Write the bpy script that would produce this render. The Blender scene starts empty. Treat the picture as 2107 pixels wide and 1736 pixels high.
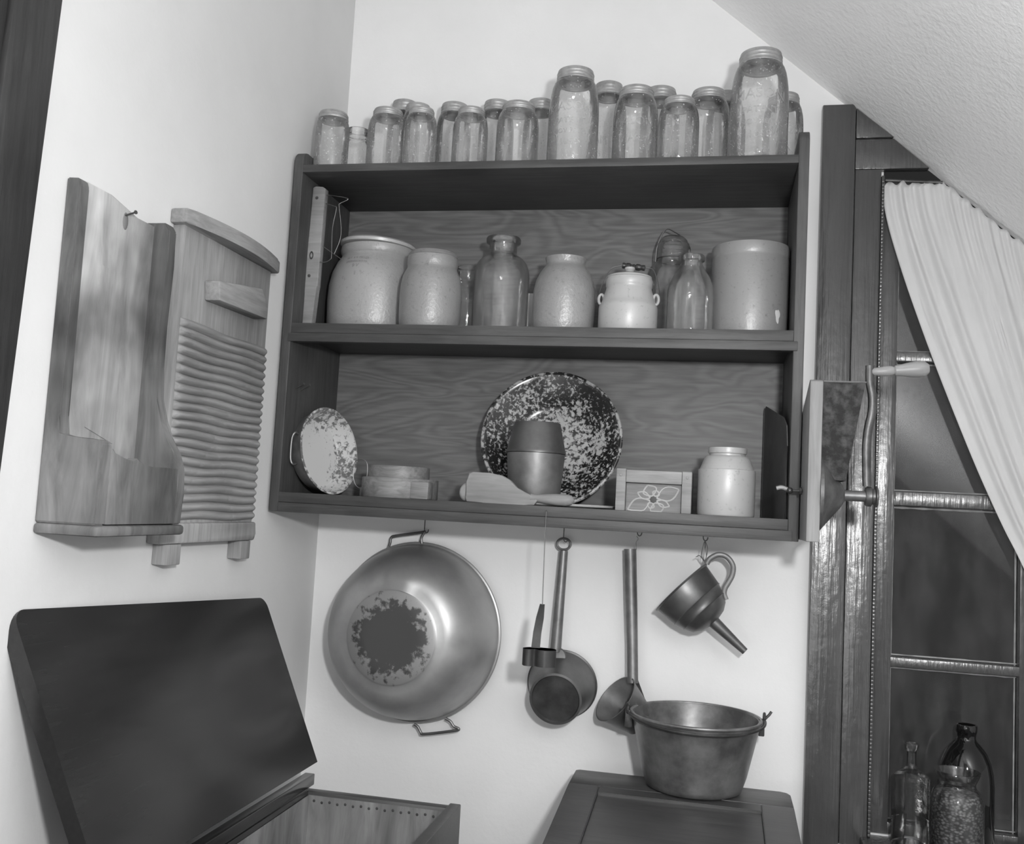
import bpy, bmesh, math, random
from mathutils import Vector, Matrix, Euler
random.seed(7)
PI = math.pi
S = bpy.context.scene
COL = S.collection
# ------------------------------------------------------------------ camera, world, light, exposure
F = 2003.87
CAM = Vector((0.9248, -2.2122, 0.0381))
EUL = Euler((1.6568, -0.0542, 0.2051), 'XYZ')
cd = bpy.data.cameras.new('camera'); cam = bpy.data.objects.new('camera', cd); COL.objects.link(cam)
cam.location = CAM; cam.rotation_euler = EUL
cd.sensor_width = 36; cd.lens = 36 * F / 2107; cd.clip_start = 0.02; cd.clip_end = 50
S.camera = cam
w = bpy.data.worlds.new('night'); S.world = w; w.use_nodes = True
w.node_tree.nodes['Background'].inputs[0].default_value = (1, 1, 1, 1)
w.node_tree.nodes['Background'].inputs[1].default_value = 0.02
# the photographer's flash, held up and to the right of the lens
ld = bpy.data.lights.new('flash', 'POINT'); ld.shadow_soft_size = 0.045; ld.energy = 76
lo = bpy.data.objects.new('flash', ld); COL.objects.link(lo)
lo.location = (1.14, -2.2, 0.27)
lo.rotation_euler = (Vector((0.78, 0, 0.12)) - Vector(lo.location)).to_track_quat('-Z', 'Y').to_euler()
# added weak fill light, high behind the camera, softens the shadows
ld = bpy.data.lights.new('fill_high', 'POINT'); ld.shadow_soft_size = 0.5; ld.energy = 2.5
lo = bpy.data.objects.new('fill_high', ld); COL.objects.link(lo); lo.location = (1.0, -2.7, 0.75)
# added soft fill light low behind the camera, lifts the sloped ceiling
ld = bpy.data.lights.new('fill_low', 'POINT'); ld.shadow_soft_size = 0.4; ld.energy = 18
lo = bpy.data.objects.new('fill_low', ld); COL.objects.link(lo); lo.location = (0.55, -2.9, -0.45)
vs = S.view_settings
S.display_settings.display_device = 'sRGB'
vs.view_transform = 'Standard'; vs.look = 'None'; vs.gamma = 1; vs.use_curve_mapping = False
vs.exposure = 0.2
S.cycles.transparent_max_bounces = 32

ROT = EUL.to_matrix()
def at(u, v, ax, val):
    """point of the real plane <ax>=val that the photograph shows at pixel (u, v)"""
    d = ROT @ Vector(((u - 1053.5) / F, -(v - 868) / F, -1))
    i = 'xyz'.index(ax)
    return CAM + d * ((val - CAM[i]) / d[i])

# ------------------------------------------------------------------ materials
def g(v):  # sRGB grey 0..255 -> linear colour
    c = v / 255; c = c / 12.92 if c <= 0.04045 else ((c + 0.055) / 1.055) ** 2.4
    return (c, c, c, 1)
def newmat(name):
    m = bpy.data.materials.new(name); m.use_nodes = True
    nt = m.node_tree; return m, nt, nt.nodes['Principled BSDF']
def N(nt, t, **k):
    n = nt.nodes.new(t)
    for a, b in k.items(): setattr(n, a, b)
    return n
def noise(nt, scale, detail=4, rough=.55, dist=0, sc=(1, 1, 1), loc=(0, 0, 0), rot=(0, 0, 0)):
    tc = N(nt, 'ShaderNodeTexCoord'); mp = N(nt, 'ShaderNodeMapping'); n = N(nt, 'ShaderNodeTexNoise')
    mp.inputs['Scale'].default_value = sc; mp.inputs['Location'].default_value = loc; mp.inputs['Rotation'].default_value = rot
    nt.links.new(tc.outputs['Object'], mp.inputs[0]); nt.links.new(mp.outputs[0], n.inputs[0])
    n.inputs['Scale'].default_value = scale; n.inputs['Detail'].default_value = detail
    n.inputs['Roughness'].default_value = rough; n.inputs['Distortion'].default_value = dist
    return n
def ramp(nt, src, stops):
    r = N(nt, 'ShaderNodeValToRGB'); e = r.color_ramp.elements
    while len(e) < len(stops): e.new(0.5)
    for i, (p, c) in enumerate(stops): e[i].position = p; e[i].color = g(c) if not isinstance(c, tuple) else c
    nt.links.new(src, r.inputs[0]); return r
def mult(nt, a, b, fac=1.0, mode='MULTIPLY'):
    m = N(nt, 'ShaderNodeMix', data_type='RGBA', blend_type=mode)
    m.inputs[0].default_value = fac
    nt.links.new(a, m.inputs[6]); nt.links.new(b, m.inputs[7]); return m.outputs[2]
def bump(nt, b, src, strength, dist=0.01, prev=None):
    n = N(nt, 'ShaderNodeBump'); n.inputs['Strength'].default_value = strength; n.inputs['Distance'].default_value = dist
    nt.links.new(src, n.inputs['Height'])
    if prev: nt.links.new(prev, n.inputs['Normal'])
    nt.links.new(n.outputs[0], b.inputs['Normal']); return n.outputs[0]
def simple(name, lo_, hi, rough=.5, metal=0, scale=20, sc=(1, 1, 1), bmp=0, bscale=None, bdist=.004, spec=.5, coat=0, detail=5, dist=0, p0=.35, p1=.65, crough=.15):
    m, nt, b = newmat(name)
    n = noise(nt, scale, detail, .6, dist, sc)
    r = ramp(nt, n.outputs[0], [(p0, lo_), (p1, hi)])
    nt.links.new(r.outputs[0], b.inputs['Base Color'])
    b.inputs['Roughness'].default_value = rough; b.inputs['Metallic'].default_value = metal
    b.inputs['Specular IOR Level'].default_value = spec
    b.inputs['Coat Weight'].default_value = coat; b.inputs['Coat Roughness'].default_value = crough
    if bmp:
        n2 = noise(nt, bscale or scale * 3, 3, .6, 0, sc); bump(nt, b, n2.outputs[0], bmp, bdist)
    return m
def wood(name, lo_, hi, axis='x', rough=.55, spec=.4, scale=8, bmp=.25, stretch=14, coat=0, stain=.35):
    """long-grained wood, the grain running along <axis>"""
    m, nt, b = newmat(name)
    sc = {'x': (1, stretch, stretch), 'y': (stretch, 1, stretch), 'z': (stretch, stretch, 1)}[axis]
    n1 = noise(nt, scale, 6, .6, .6, sc); n2 = noise(nt, 5, 3, .5, 0)
    r1 = ramp(nt, n1.outputs[0], [(.3, lo_), (.7, hi)])
    r2 = ramp(nt, n2.outputs[0], [(.3, 255 - int(255 * stain * .6)), (.7, 255)])
    nt.links.new(mult(nt, r1.outputs[0], r2.outputs[0]), b.inputs['Base Color'])
    b.inputs['Roughness'].default_value = rough; b.inputs['Specular IOR Level'].default_value = spec
    b.inputs['Coat Weight'].default_value = coat; b.inputs['Coat Roughness'].default_value = .2
    n3 = noise(nt, scale * 2, 4, .6, 0, sc); bump(nt, b, n3.outputs[0], bmp, .002)
    return m
M = {}
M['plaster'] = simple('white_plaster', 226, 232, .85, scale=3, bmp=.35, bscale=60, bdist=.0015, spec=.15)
M['plaster_left_dim'] = simple('white_plaster_dimmed', 204, 210, .8, scale=3, bmp=.35, bscale=60, bdist=.0015, spec=.2)  # same plaster as the back wall, weaker light put into its colour
M['plaster_ceiling'] = simple('textured_ceiling_plaster', 246, 251, .6, scale=4, bmp=.6, bscale=70, bdist=.003, spec=.35)
M['front_wall_dim'] = wood('unseen_wall_dark', 95, 120, 'z')  # dark tone given to the unseen front wall to dim its reflections
M['floor'] = wood('floor_boards', 70, 90, 'y')
M['shelf_dark'] = wood('dark_stained_pine', 64, 84, 'x', rough=.5, spec=.4)
M['shelf_side'] = wood('dark_stained_pine_upright', 64, 84, 'z', rough=.5, spec=.4)
M['black_wood'] = wood('dark_varnished_wood', 40, 46, 'y', rough=.19, spec=.5, bmp=.0, stain=.15)
M['trim_wood'] = wood('dark_door_casing', 50, 64, 'z', rough=.6, spec=.3)
M['desk_wood'] = wood('brown_varnished_wood', 68, 84, 'x', rough=.38, spec=.5, bmp=.1)
M['old_wood'] = wood('weathered_box_wood', 112, 172, 'z', rough=.75, spec=.2, stain=.6, scale=6, stretch=7)
M['old_wood_dark'] = wood('weathered_box_wood_dark', 98, 142, 'z', rough=.75, spec=.2, stain=.7, scale=6, stretch=6)
M['old_panel'] = wood('worn_pale_panel', 150, 222, 'z', rough=.7, spec=.25, stain=.8, scale=4, stretch=6)
M['pale_wood'] = wood('bleached_washboard_wood', 142, 170, 'z', rough=.75, spec=.2, stain=.3)
M['pale_wood_y'] = wood('bleached_wood_crosswise', 138, 168, 'y', rough=.75, spec=.2, stain=.3)
M['paddle_wood'] = wood('smooth_maple', 136, 160, 'x', rough=.5, spec=.35, stain=.3, bmp=.08)
M['box_wood'] = wood('pale_box_wood', 140, 170, 'x', rough=.6, spec=.3, stain=.25, bmp=.1)
M['carved_pale'] = simple('pale_carving', 165, 180, .6)
M['drum_wood'] = wood('grey_bentwood', 110, 150, 'x', rough=.5, spec=.4, stain=.4, bmp=.1)
M['handle_wood'] = wood('turned_handle_wood', 140, 165, 'x', rough=.4, spec=.45, stain=.2, bmp=.05)
M['mill_board'] = wood('planed_board', 136, 158, 'z', rough=.6, spec=.3, bmp=.1, stain=.2)
M['dark_bobbin'] = simple('dark_turned_wood', 45, 60, .3, scale=30)
M['tin'] = simple('dull_tin', 104, 132, .42, .55, scale=18, bmp=.05)
M['tin_dark'] = simple('dark_tin', 88, 112, .4, .6, scale=14, bmp=.05)
M['tin_base'] = simple('darker_tin_base', 52, 78, .45, .4, scale=18)  # darker tin for the pan base
M['brass'] = simple('brushed_brass', 150, 172, .42, .55, scale=7, bmp=.08, bscale=9, bdist=.01)
M['copper'] = simple('tarnished_copper', 96, 140, .4, .6, scale=16, bmp=.08, bscale=30, bdist=.003)
M['iron'] = simple('dark_iron', 62, 88, .4, .7, scale=30, bmp=.1)
M['iron_rust'] = simple('rusted_sheet_iron', 52, 100, .6, .35, scale=60, bmp=.2, p0=.42, p1=.68, detail=8)
M['iron_cone'] = simple('cast_iron_cone', 78, 112, .5, .5, scale=25, bmp=.2)
M['iron_flat'] = simple('dull_sheet_iron', 66, 86, .6, .2, scale=12)
M['wire'] = simple('steel_wire', 110, 130, .35, .8)
M['zinc'] = simple('zinc_lid', 150, 178, .5, .55, scale=40, bmp=.1)
M['zinc_sheet'] = simple('zinc_lining', 120, 175, .5, .5, scale=6, sc=(3, 3, .7), bmp=.1, dist=.6)
M['nail'] = simple('nail_steel', 110, 140, .4, .8)
M['nail_dark'] = simple('nail_head_dark', 60, 80, .6, .4)
def stoneware(name, a, b_, rough=.28, pit=.12):
    m, nt, b = newmat(name)
    n = noise(nt, 6, 5, .6); r = ramp(nt, n.outputs[0], [(.3, a), (.7, b_)])
    sp = noise(nt, 120, 3, .6); r2 = ramp(nt, sp.outputs[0], [(.22, 205), (.40, 255)])
    nt.links.new(mult(nt, r.outputs[0], r2.outputs[0]), b.inputs['Base Color'])
    b.inputs['Roughness'].default_value = rough + .07; b.inputs['Specular IOR Level'].default_value = .85
    n2 = noise(nt, 150, 3, .6); bump(nt, b, n2.outputs[0], pit * 1.6, .002)
    return m
M['stone_a'] = stoneware('grey_salt_glaze', 142, 152, .3, .3)
M['stone_b'] = stoneware('tan_salt_glaze', 122, 138, .3, .3)
M['stone_c'] = stoneware('mottled_salt_glaze', 120, 150, .26, .35)
M['stone_white'] = stoneware('white_glaze', 166, 174, .3, .05)
M['stone_crock'] = stoneware('buff_glaze', 132, 142, .3, .15)
M['white_enamel'] = simple('white_enamel', 215, 225, .25)
M['ink'] = simple('blue_stamp_ink', 120, 140, .5)
def plywood():
    m, nt, b = newmat('plywood_back')
    n = noise(nt, 2.6, 2, .5, .8, (1, 1, 4.2)); 
    mm = N(nt, 'ShaderNodeMath', operation='MULTIPLY'); mm.inputs[1].default_value = 70
    sn = N(nt, 'ShaderNodeMath', operation='SINE')
    nt.links.new(n.outputs[0], mm.inputs[0]); nt.links.new(mm.outputs[0], sn.inputs[0])
    mr = N(nt, 'ShaderNodeMapRange'); mr.inputs[1].default_value = -1; mr.inputs[2].default_value = 1
    nt.links.new(sn.outputs[0], mr.inputs[0])
    r = ramp(nt, mr.outputs[0], [(0, 104), (.5, 112), (1, 118)])
    f = noise(nt, 9, 6, .6, 0, (1, 1, 16)); r2 = ramp(nt, f.outputs[0], [(.3, 215), (.7, 255)])
    nt.links.new(mult(nt, r.outputs[0], r2.outputs[0]), b.inputs['Base Color'])
    b.inputs['Roughness'].default_value = .5; b.inputs['Specular IOR Level'].default_value = .4
    return m
M['plywood'] = plywood()
def painted_casing():
    m, nt, b = newmat('glossy_dark_paint')
    n = noise(nt, 12, 5, .6, .3, (1, 1, .25)); r = ramp(nt, n.outputs[0], [(.3, 58), (.7, 74)])
    nt.links.new(r.outputs[0], b.inputs['Base Color'])
    b.inputs['Roughness'].default_value = .27; b.inputs['Specular IOR Level'].default_value = .9
    g1 = noise(nt, 30, 3, .5, .2, (4, 4, .15)); g2 = noise(nt, 9, 4, .6, 0, (1, 1, .6)); g3 = noise(nt, 60, 4, .7)
    p = bump(nt, b, g1.outputs[0], .55, .003)
    p = bump(nt, b, g2.outputs[0], .6, .008, p)
    bump(nt, b, g3.outputs[0], .35, .0015, p)
    return m
M['casing'] = painted_casing()
def speckled(name, dark, light, r0, r1, lo_bias, hi_bias, scale=55):
    """speckled enamel: the flecks crowd together towards the rim (local radius r1)"""
    m, nt, b = newmat(name)
    tc = N(nt, 'ShaderNodeTexCoord'); ln = N(nt, 'ShaderNodeVectorMath', operation='LENGTH')
    nt.links.new(tc.outputs['Object'], ln.inputs[0])
    mr = N(nt, 'ShaderNodeMapRange'); mr.inputs[1].default_value = r0; mr.inputs[2].default_value = r1
    mr.inputs[3].default_value = hi_bias; mr.inputs[4].default_value = lo_bias
    nt.links.new(ln.outputs['Value'], mr.inputs[0])
    n = noise(nt, scale, 4, .65, .4); big = noise(nt, 14, 2, .5)
    a = N(nt, 'ShaderNodeMath', operation='ADD'); nt.links.new(n.outputs[0], a.inputs[0]); nt.links.new(mr.outputs[0], a.inputs[1])
    a2 = N(nt, 'ShaderNodeMath', operation='MULTIPLY_ADD'); nt.links.new(big.outputs[0], a2.inputs[0]); a2.inputs[1].default_value = .35
    nt.links.new(a.outputs[0], a2.inputs[2])
    r = ramp(nt, a2.outputs[0], [(.62, dark), (.72, light)])
    nt.links.new(r.outputs[0], b.inputs['Base Color'])
    b.inputs['Roughness'].default_value = .22
    return m
M['speckle_big'] = speckled('speckled_enamel_dark', 32, 170, .055, .14, -.085, .03, 120)
M['speckle_rim'] = speckled('speckled_enamel_rim', 40, 165, .0, .5, -.02, -.02, 60)
M['speckle_pan'] = speckled('speckled_enamel_light', 110, 198, .05, .095, -.01, .22, 90)
M['enamel_side'] = simple('marbled_enamel_side', 90, 145, .3, scale=10)
def worn_bottom():
    m, nt, b = newmat('worn_brass_bottom')
    tc = N(nt, 'ShaderNodeTexCoord'); ln = N(nt, 'ShaderNodeVectorMath', operation='LENGTH')
    nt.links.new(tc.outputs['Object'], ln.inputs[0])
    mr = N(nt, 'ShaderNodeMapRange'); mr.inputs[1].default_value = .048; mr.inputs[2].default_value = .106
    mr.inputs[3].default_value = .2; mr.inputs[4].default_value = -.2; nt.links.new(ln.outputs['Value'], mr.inputs[0])
    n = noise(nt, 45, 5, .65, .1); a = N(nt, 'ShaderNodeMath', operation='ADD')
    nt.links.new(n.outputs[0], a.inputs[0]); nt.links.new(mr.outputs[0], a.inputs[1])
    r = ramp(nt, a.outputs[0], [(.44, 150), (.54, 82)])
    nt.links.new(r.outputs[0], b.inputs['Base Color'])
    b.inputs['Roughness'].default_value = .45; b.inputs['Metallic'].default_value = .6
    return m
M['worn'] = worn_bottom()
def glass(name, tint=.86, edge=.45, dust=.1, rough=.03, dustcol=200, wav=0.0, flecks=0):
    """thin blown glass: clear, darker where one looks along the wall, a little dusty"""
    m = bpy.data.materials.new(name); m.use_nodes = True; nt = m.node_tree; nt.nodes.remove(nt.nodes['Principled BSDF'])
    out = nt.nodes['Material Output']
    lw = N(nt, 'ShaderNodeLayerWeight'); lw.inputs[0].default_value = .5
    rc = N(nt, 'ShaderNodeValToRGB'); rc.color_ramp.elements[0].position = .55; rc.color_ramp.elements[0].color = (tint, tint, tint, 1)
    rc.color_ramp.elements[1].position = .97; rc.color_ramp.elements[1].color = (edge, edge, edge, 1)
    nt.links.new(lw.outputs['Facing'], rc.inputs[0])
    tr = N(nt, 'ShaderNodeBsdfTransparent'); nt.links.new(rc.outputs[0], tr.inputs[0])
    gl = N(nt, 'ShaderNodeBsdfGlossy'); gl.inputs['Roughness'].default_value = rough
    n = noise(nt, 30, 5, .6); bp = N(nt, 'ShaderNodeBump'); bp.inputs['Strength'].default_value = wav; bp.inputs['Distance'].default_value = .003
    nt.links.new(n.outputs[0], bp.inputs['Height']); nt.links.new(bp.outputs[0], gl.inputs['Normal'])
    fr = N(nt, 'ShaderNodeFresnel'); fr.inputs[0].default_value = 1.5
    mx = N(nt, 'ShaderNodeMixShader'); nt.links.new(fr.outputs[0], mx.inputs[0])
    nt.links.new(tr.outputs[0], mx.inputs[1]); nt.links.new(gl.outputs[0], mx.inputs[2])
    df = N(nt, 'ShaderNodeBsdfDiffuse'); df.inputs[0].default_value = g(dustcol)
    n2 = noise(nt, 22, 6, .7, 0, (1, 1, .35)); r = ramp(nt, n2.outputs[0], [(.38, (dust * .4,) * 3 + (1,)), (.7, (min(1, dust * 2.2),) * 3 + (1,))])
    m2 = N(nt, 'ShaderNodeMixShader')
    if flecks:  # seeds and bubbles in old glass, their glints painted as pale flecks
        n3 = noise(nt, 240, 2, .5); r3 = ramp(nt, n3.outputs[0], [(.66, (0, 0, 0, 1)), (.72, (.6, .6, .6, 1))])
        nt.links.new(mult(nt, r.outputs[0], r3.outputs[0], 1, 'ADD'), m2.inputs[0])
    else: nt.links.new(r.outputs[0], m2.inputs[0])
    nt.links.new(mx.outputs[0], m2.inputs[1]); nt.links.new(df.outputs[0], m2.inputs[2])
    nt.links.new(m2.outputs[0], out.inputs[0]); return m
M['glass_jar'] = glass('dusty_jar_glass', .95, .62, .10, .09, 220, .5, 1)
M['glass_letter'] = glass('raised_glass_letter', .9, .5, .12, .05, 225)
M['glass_clear'] = glass('clear_bottle_glass', .93, .42, .09, .08, 205, .5)
M['glass_window_bottle'] = glass('clear_sill_bottle_glass', .88, .4, .035, .06, 180, .4)
M['glass_dark'] = simple('dark_brown_glass', 14, 20, .05, spec=.6)
M['pane'] = glass('window_pane_glass', .9, .6, .04, .04, 150, 0)
M['putty'] = simple('pale_putty', 130, 160, .6, scale=40)
def beans():
    m, nt, b = newmat('dry_beans')
    tc = N(nt, 'ShaderNodeTexCoord'); v = N(nt, 'ShaderNodeTexVoronoi'); v.inputs['Scale'].default_value = 150
    mp = N(nt, 'ShaderNodeMapping'); mp.inputs['Scale'].default_value = (1, 1, 1.5); mp.inputs['Rotation'].default_value = (0, .5, 0)
    nt.links.new(tc.outputs['Object'], mp.inputs[0]); nt.links.new(mp.outputs[0], v.inputs[0])
    r = ramp(nt, v.outputs['Distance'], [(.15, 150), (.62, 40)]); n = noise(nt, 40, 2); r2 = ramp(nt, n.outputs[0], [(.3, 190), (.7, 255)])
    nt.links.new(mult(nt, r.outputs[0], r2.outputs[0]), b.inputs['Base Color']); b.inputs['Roughness'].default_value = .5
    return m
M['beans'] = beans()
def cloth():
    m, nt, b = newmat('cotton_curtain')
    n = noise(nt, 6, 4); r = ramp(nt, n.outputs[0], [(.3, 238), (.7, 245)]); nt.links.new(r.outputs[0], b.inputs['Base Color'])
    b.inputs['Roughness'].default_value = .9; b.inputs['Specular IOR Level'].default_value = .1
    n2 = noise(nt, 500, 2); bump(nt, b, n2.outputs[0], .15, .001); return m
M['curtain'] = cloth()

# ------------------------------------------------------------------ mesh helpers (all in world metres)
WLOC = {}
def obj(name, bm, m, parent=None, loc=None, smooth=True, ang=35):
    if loc is None: loc = Vector(WLOC[parent.name]) if parent else Vector((0, 0, 0))
    loc = Vector(loc)
    bmesh.ops.translate(bm, verts=bm.verts, vec=-loc)
    bmesh.ops.recalc_face_normals(bm, faces=bm.faces)
    if smooth:
        for f in bm.faces: f.smooth = True
        lim = math.radians(ang)
        for e in bm.edges:
            if len(e.link_faces) == 2 and e.calc_face_angle(0) > lim: e.smooth = False
    me = bpy.data.meshes.new(name); bm.to_mesh(me); bm.free()
    me.materials.append(M[m] if isinstance(m, str) else m)
    o = bpy.data.objects.new(name, me); COL.objects.link(o)
    WLOC[o.name] = loc
    if parent:
        o.parent = parent; o.location = loc - Vector(WLOC[parent.name])
    else: o.location = loc
    return o
def tag(o, label, cat, group=None):
    o['label'] = label; o['category'] = cat
    if group: o['group'] = group
    return o
def thing(name, label, cat, loc, group=None):
    o = bpy.data.objects.new(name, None); COL.objects.link(o); o.location = loc; o.empty_display_size = .02
    WLOC[o.name] = Vector(loc); return tag(o, label, cat, group)
def struct(name, bm, m, smooth=False, parent=None):
    o = obj(name, bm, m, parent, smooth=smooth); o['kind'] = 'structure'; return o
def dup(root, loc, label, scale=None):
    r = root.copy(); COL.objects.link(r); r.location = loc; r['label'] = label
    if scale: r.scale = scale
    for ch in list(root.children):
        c = ch.copy(); COL.objects.link(c); c.parent = r
        for gch in ch.children:
            d = gch.copy(); COL.objects.link(d); d.parent = c
    return r
BM = bmesh.new
def box(bm, a, b, bev=0, mtx=None, seg=2):
    a, b = Vector(a), Vector(b); r = bmesh.ops.create_cube(bm, size=1)
    vv = r['verts']; c = (a + b) / 2; d = b - a
    for v in vv: v.co = Vector((c.x + v.co.x * d.x, c.y + v.co.y * d.y, c.z + v.co.z * d.z))
    if bev:
        es = list({e for v in vv for e in v.link_edges})
        rr = bmesh.ops.bevel(bm, geom=es, offset=bev, segments=seg, affect='EDGES', profile=.5)
        vv = list({v for f in rr['faces'] for v in f.verts} | {v for v in vv if v.is_valid})
    if mtx: bmesh.ops.transform(bm, matrix=mtx, verts=vv)
    return bm
def lathe(bm, prof, seg=48, mtx=None, closed=False, sx=1, sy=1):
    """prof: (radius, height) pairs round local z"""
    rings = []
    new = []
    for r, z in prof:
        if r < 1e-6:
            v = bm.verts.new((0, 0, z)); rings.append([v]); new.append(v)
        else:
            ring = [bm.verts.new((r * sx * math.cos(2 * PI * i / seg), r * sy * math.sin(2 * PI * i / seg), z)) for i in range(seg)]
            rings.append(ring); new += ring
    def bridge(a, b):
        if len(a) == 1 and len(b) == 1: return
        for i in range(seg):
            j = (i + 1) % seg
            try:
                if len(a) == 1: bm.faces.new((a[0], b[i], b[j]))
                elif len(b) == 1: bm.faces.new((a[i], b[0], a[j]))
                else: bm.faces.new((a[i], b[i], b[j], a[j]))
            except ValueError: pass
    for a, b in zip(rings, rings[1:]): bridge(a, b)
    if closed: bridge(rings[-1], rings[0])
    if mtx: bmesh.ops.transform(bm, matrix=mtx, verts=new)
    return bm
def prism(bm, pts, ax, lo_, hi, bev=0):
    """polygon in the plane across <ax>, extruded from lo_ to hi. pts: 2D pairs in the order of the remaining axes"""
    def mk(p, h):
        return {'x': (h, p[0], p[1]), 'y': (p[0], h, p[1]), 'z': (p[0], p[1], h)}[ax]
    va = [bm.verts.new(mk(p, lo_)) for p in pts]; vb = [bm.verts.new(mk(p, hi)) for p in pts]
    fs = [bm.faces.new(va), bm.faces.new(vb[::-1])]
    for i in range(len(pts)):
        j = (i + 1) % len(pts); fs.append(bm.faces.new((va[i], va[j], vb[j], vb[i])))
    if bev:
        es = list({e for f in fs for e in f.edges})
        bmesh.ops.bevel(bm, geom=es, offset=bev, segments=2, affect='EDGES', profile=.5)
    return bm
def spline(pts, n=6):
    pts = [Vector(p) for p in pts]
    if len(pts) < 3: return pts
    out = []
    P = [pts[0] * 2 - pts[1]] + pts + [pts[-1] * 2 - pts[-2]]
    for i in range(1, len(P) - 2):
        for k in range(n):
            t = k / n; a, b, c, d = P[i - 1], P[i], P[i + 1], P[i + 2]
            out.append(.5 * ((2 * b) + (c - a) * t + (2 * a - 5 * b + 4 * c - d) * t * t + (3 * b - a - 3 * c + d) * t ** 3))
    out.append(pts[-1]); return out
def tube(bm, pts, r, seg=10, closed=False, radii=None, flat=None):
    """round bar along pts; flat=(sx, sy) squashes the section"""
    pts = [Vector(p) for p in pts]; n = len(pts); rings = []
    up = None
    for i, p in enumerate(pts):
        if closed: t = (pts[(i + 1) % n] - pts[i - 1]).normalized()
        else: t = (pts[min(i + 1, n - 1)] - pts[max(i - 1, 0)]).normalized()
        if up is None:
            up = Vector((0, 0, 1)) if abs(t.z) < .9 else Vector((0, 1, 0))
        s = t.cross(up).normalized(); up = s.cross(t).normalized()
        rr = radii[i] if radii else r
        fx, fy = flat or (1, 1)
        rings.append([bm.verts.new(p + s * (rr * fx * math.cos(2 * PI * k / seg)) + up * (rr * fy * math.sin(2 * PI * k / seg))) for k in range(seg)])
    m = n if closed else n - 1
    for i in range(m):
        a, b = rings[i], rings[(i + 1) % n]
        for k in range(seg):
            l = (k + 1) % seg; bm.faces.new((a[k], a[l], b[l], b[k]))
    if not closed:
        bm.faces.new(rings[0][::-1]); bm.faces.new(rings[-1])
    return bm
def frame(origin, zdir, xhint=(0, 0, 1)):
    z = Vector(zdir).normalized(); x = Vector(xhint); x = (x - z * x.dot(z)).normalized(); y = z.cross(x)
    m = Matrix((x, y, z)).transposed().to_4x4(); m.translation = Vector(origin); return m
def text_bm(bm, s, size, depth, fn):
    cu = bpy.data.curves.new('lettering', 'FONT'); cu.body = s; cu.size = size; cu.align_x = 'CENTER'; cu.extrude = depth
    cu.resolution_u = 3
    o = bpy.data.objects.new('lettering', cu); COL.objects.link(o)
    dg = bpy.context.evaluated_depsgraph_get(); me = bpy.data.meshes.new_from_object(o.evaluated_get(dg))
    b2 = BM(); b2.from_mesh(me)
    bmesh.ops.triangulate(b2, faces=b2.faces)
    bmesh.ops.remove_doubles(b2, verts=b2.verts, dist=1e-6)
    for v in b2.verts: v.co = fn(v.co)
    m2 = bpy.data.meshes.new('t'); b2.to_mesh(m2); b2.free(); bm.from_mesh(m2)
    bpy.data.objects.remove(o); bpy.data.meshes.remove(me); bpy.data.meshes.remove(m2); bpy.data.curves.remove(cu)
    return bm

# ------------------------------------------------------------------ the room
FL, XL, XR, YF = -1.45, -0.008, 2.55, -3.6
def ceil_z(x): return 1.142 - (x - .982) * .868
bm = BM(); box(bm, (XL - .1, YF - .1, FL - .1), (XR + .1, .12, FL)); struct('floor', bm, 'floor')
bm = BM(); box(bm, (XL - .1, YF - .1, FL), (XL, .12, 1.6)); struct('wall_left', bm, 'plaster_left_dim')
WX0, WX1, WZ0, WZ1 = 1.262, 1.83, -.60, .86
bm = BM()
for a, b in (((XL, 0, FL), (WX0, .12, 1.6)), ((WX0, 0, FL), (XR, .12, WZ0)), ((WX0, 0, WZ1), (XR, .12, 1.6)), ((WX1, 0, WZ0), (XR, .12, WZ1))):
    box(bm, a, b)
struct('wall_back', bm, 'plaster')
bm = BM(); box(bm, (XR, YF - .1, FL), (XR + .1, .12, .3)); struct('wall_right', bm, 'plaster')
bm = BM(); box(bm, (XL, YF - .1, FL), (XR, YF, 1.6)); struct('wall_front', bm, 'front_wall_dim')
bm = BM(); xk = .982 - (1.5 - 1.142) / .868
prism(bm, [(XL, 1.5), (xk, 1.5), (XR, ceil_z(XR)), (XR, 1.6), (XL, 1.6)], 'y', YF, 0.0)
struct('ceiling', bm, 'plaster_ceiling')
# dark door casing on the left wall
ta, tb = at(124, 50, 'x', XL + .014), at(8, 930, 'x', XL + .014)
ty = lambda z: ta.y + (tb.y - ta.y) * (z - ta.z) / (tb.z - ta.z)
bm = BM(); prism(bm, [(-1.55, FL), (ty(FL), FL), (ty(1.5), 1.5), (-1.55, 1.5)], 'x', XL, XL + .014, .003)
prism(bm, [(ty(FL) - .10, FL), (ty(FL) - .075, FL), (ty(1.5) - .075, 1.5), (ty(1.5) - .10, 1.5)], 'x', XL + .013, XL + .024, .003)
struct('trim_1', bm, 'trim_wood', True)

# ------------------------------------------------------------------ window
win = bpy.data.objects.new('window_1', None); COL.objects.link(win); win['kind'] = 'structure'; WLOC['window_1'] = Vector((1.5, 0, -.6)); win.location = (1.5, 0, -.6)
bm = BM(); e = .002
prism(bm, [(1.127, FL), (1.197, FL), (1.197, ceil_z(1.197) - e), (1.192, .962), (1.127, .962)], 'y', -.030, 0, .002)   # outer left board
prism(bm, [(1.199, FL), (1.254, FL), (1.254, .815), (1.199, .815)], 'y', -.024, 0, .002)
prism(bm, [(1.1985, .816), (ceil_z(0) and 1.352, .816), (1.278, .883), (1.1985, .883)], 'y', -.024, 0, .001)
prism(bm, [(1.1985, .885), (1.277, .885), (1.1985, .952)], 'y', -.030, 0, .001)
prism(bm, [(1.84, -1.0), (1.96, -1.0), (1.96, ceil_z(1.96) - e), (1.84, ceil_z(1.84) - e)], 'y', -.028, 0, .002)
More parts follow.
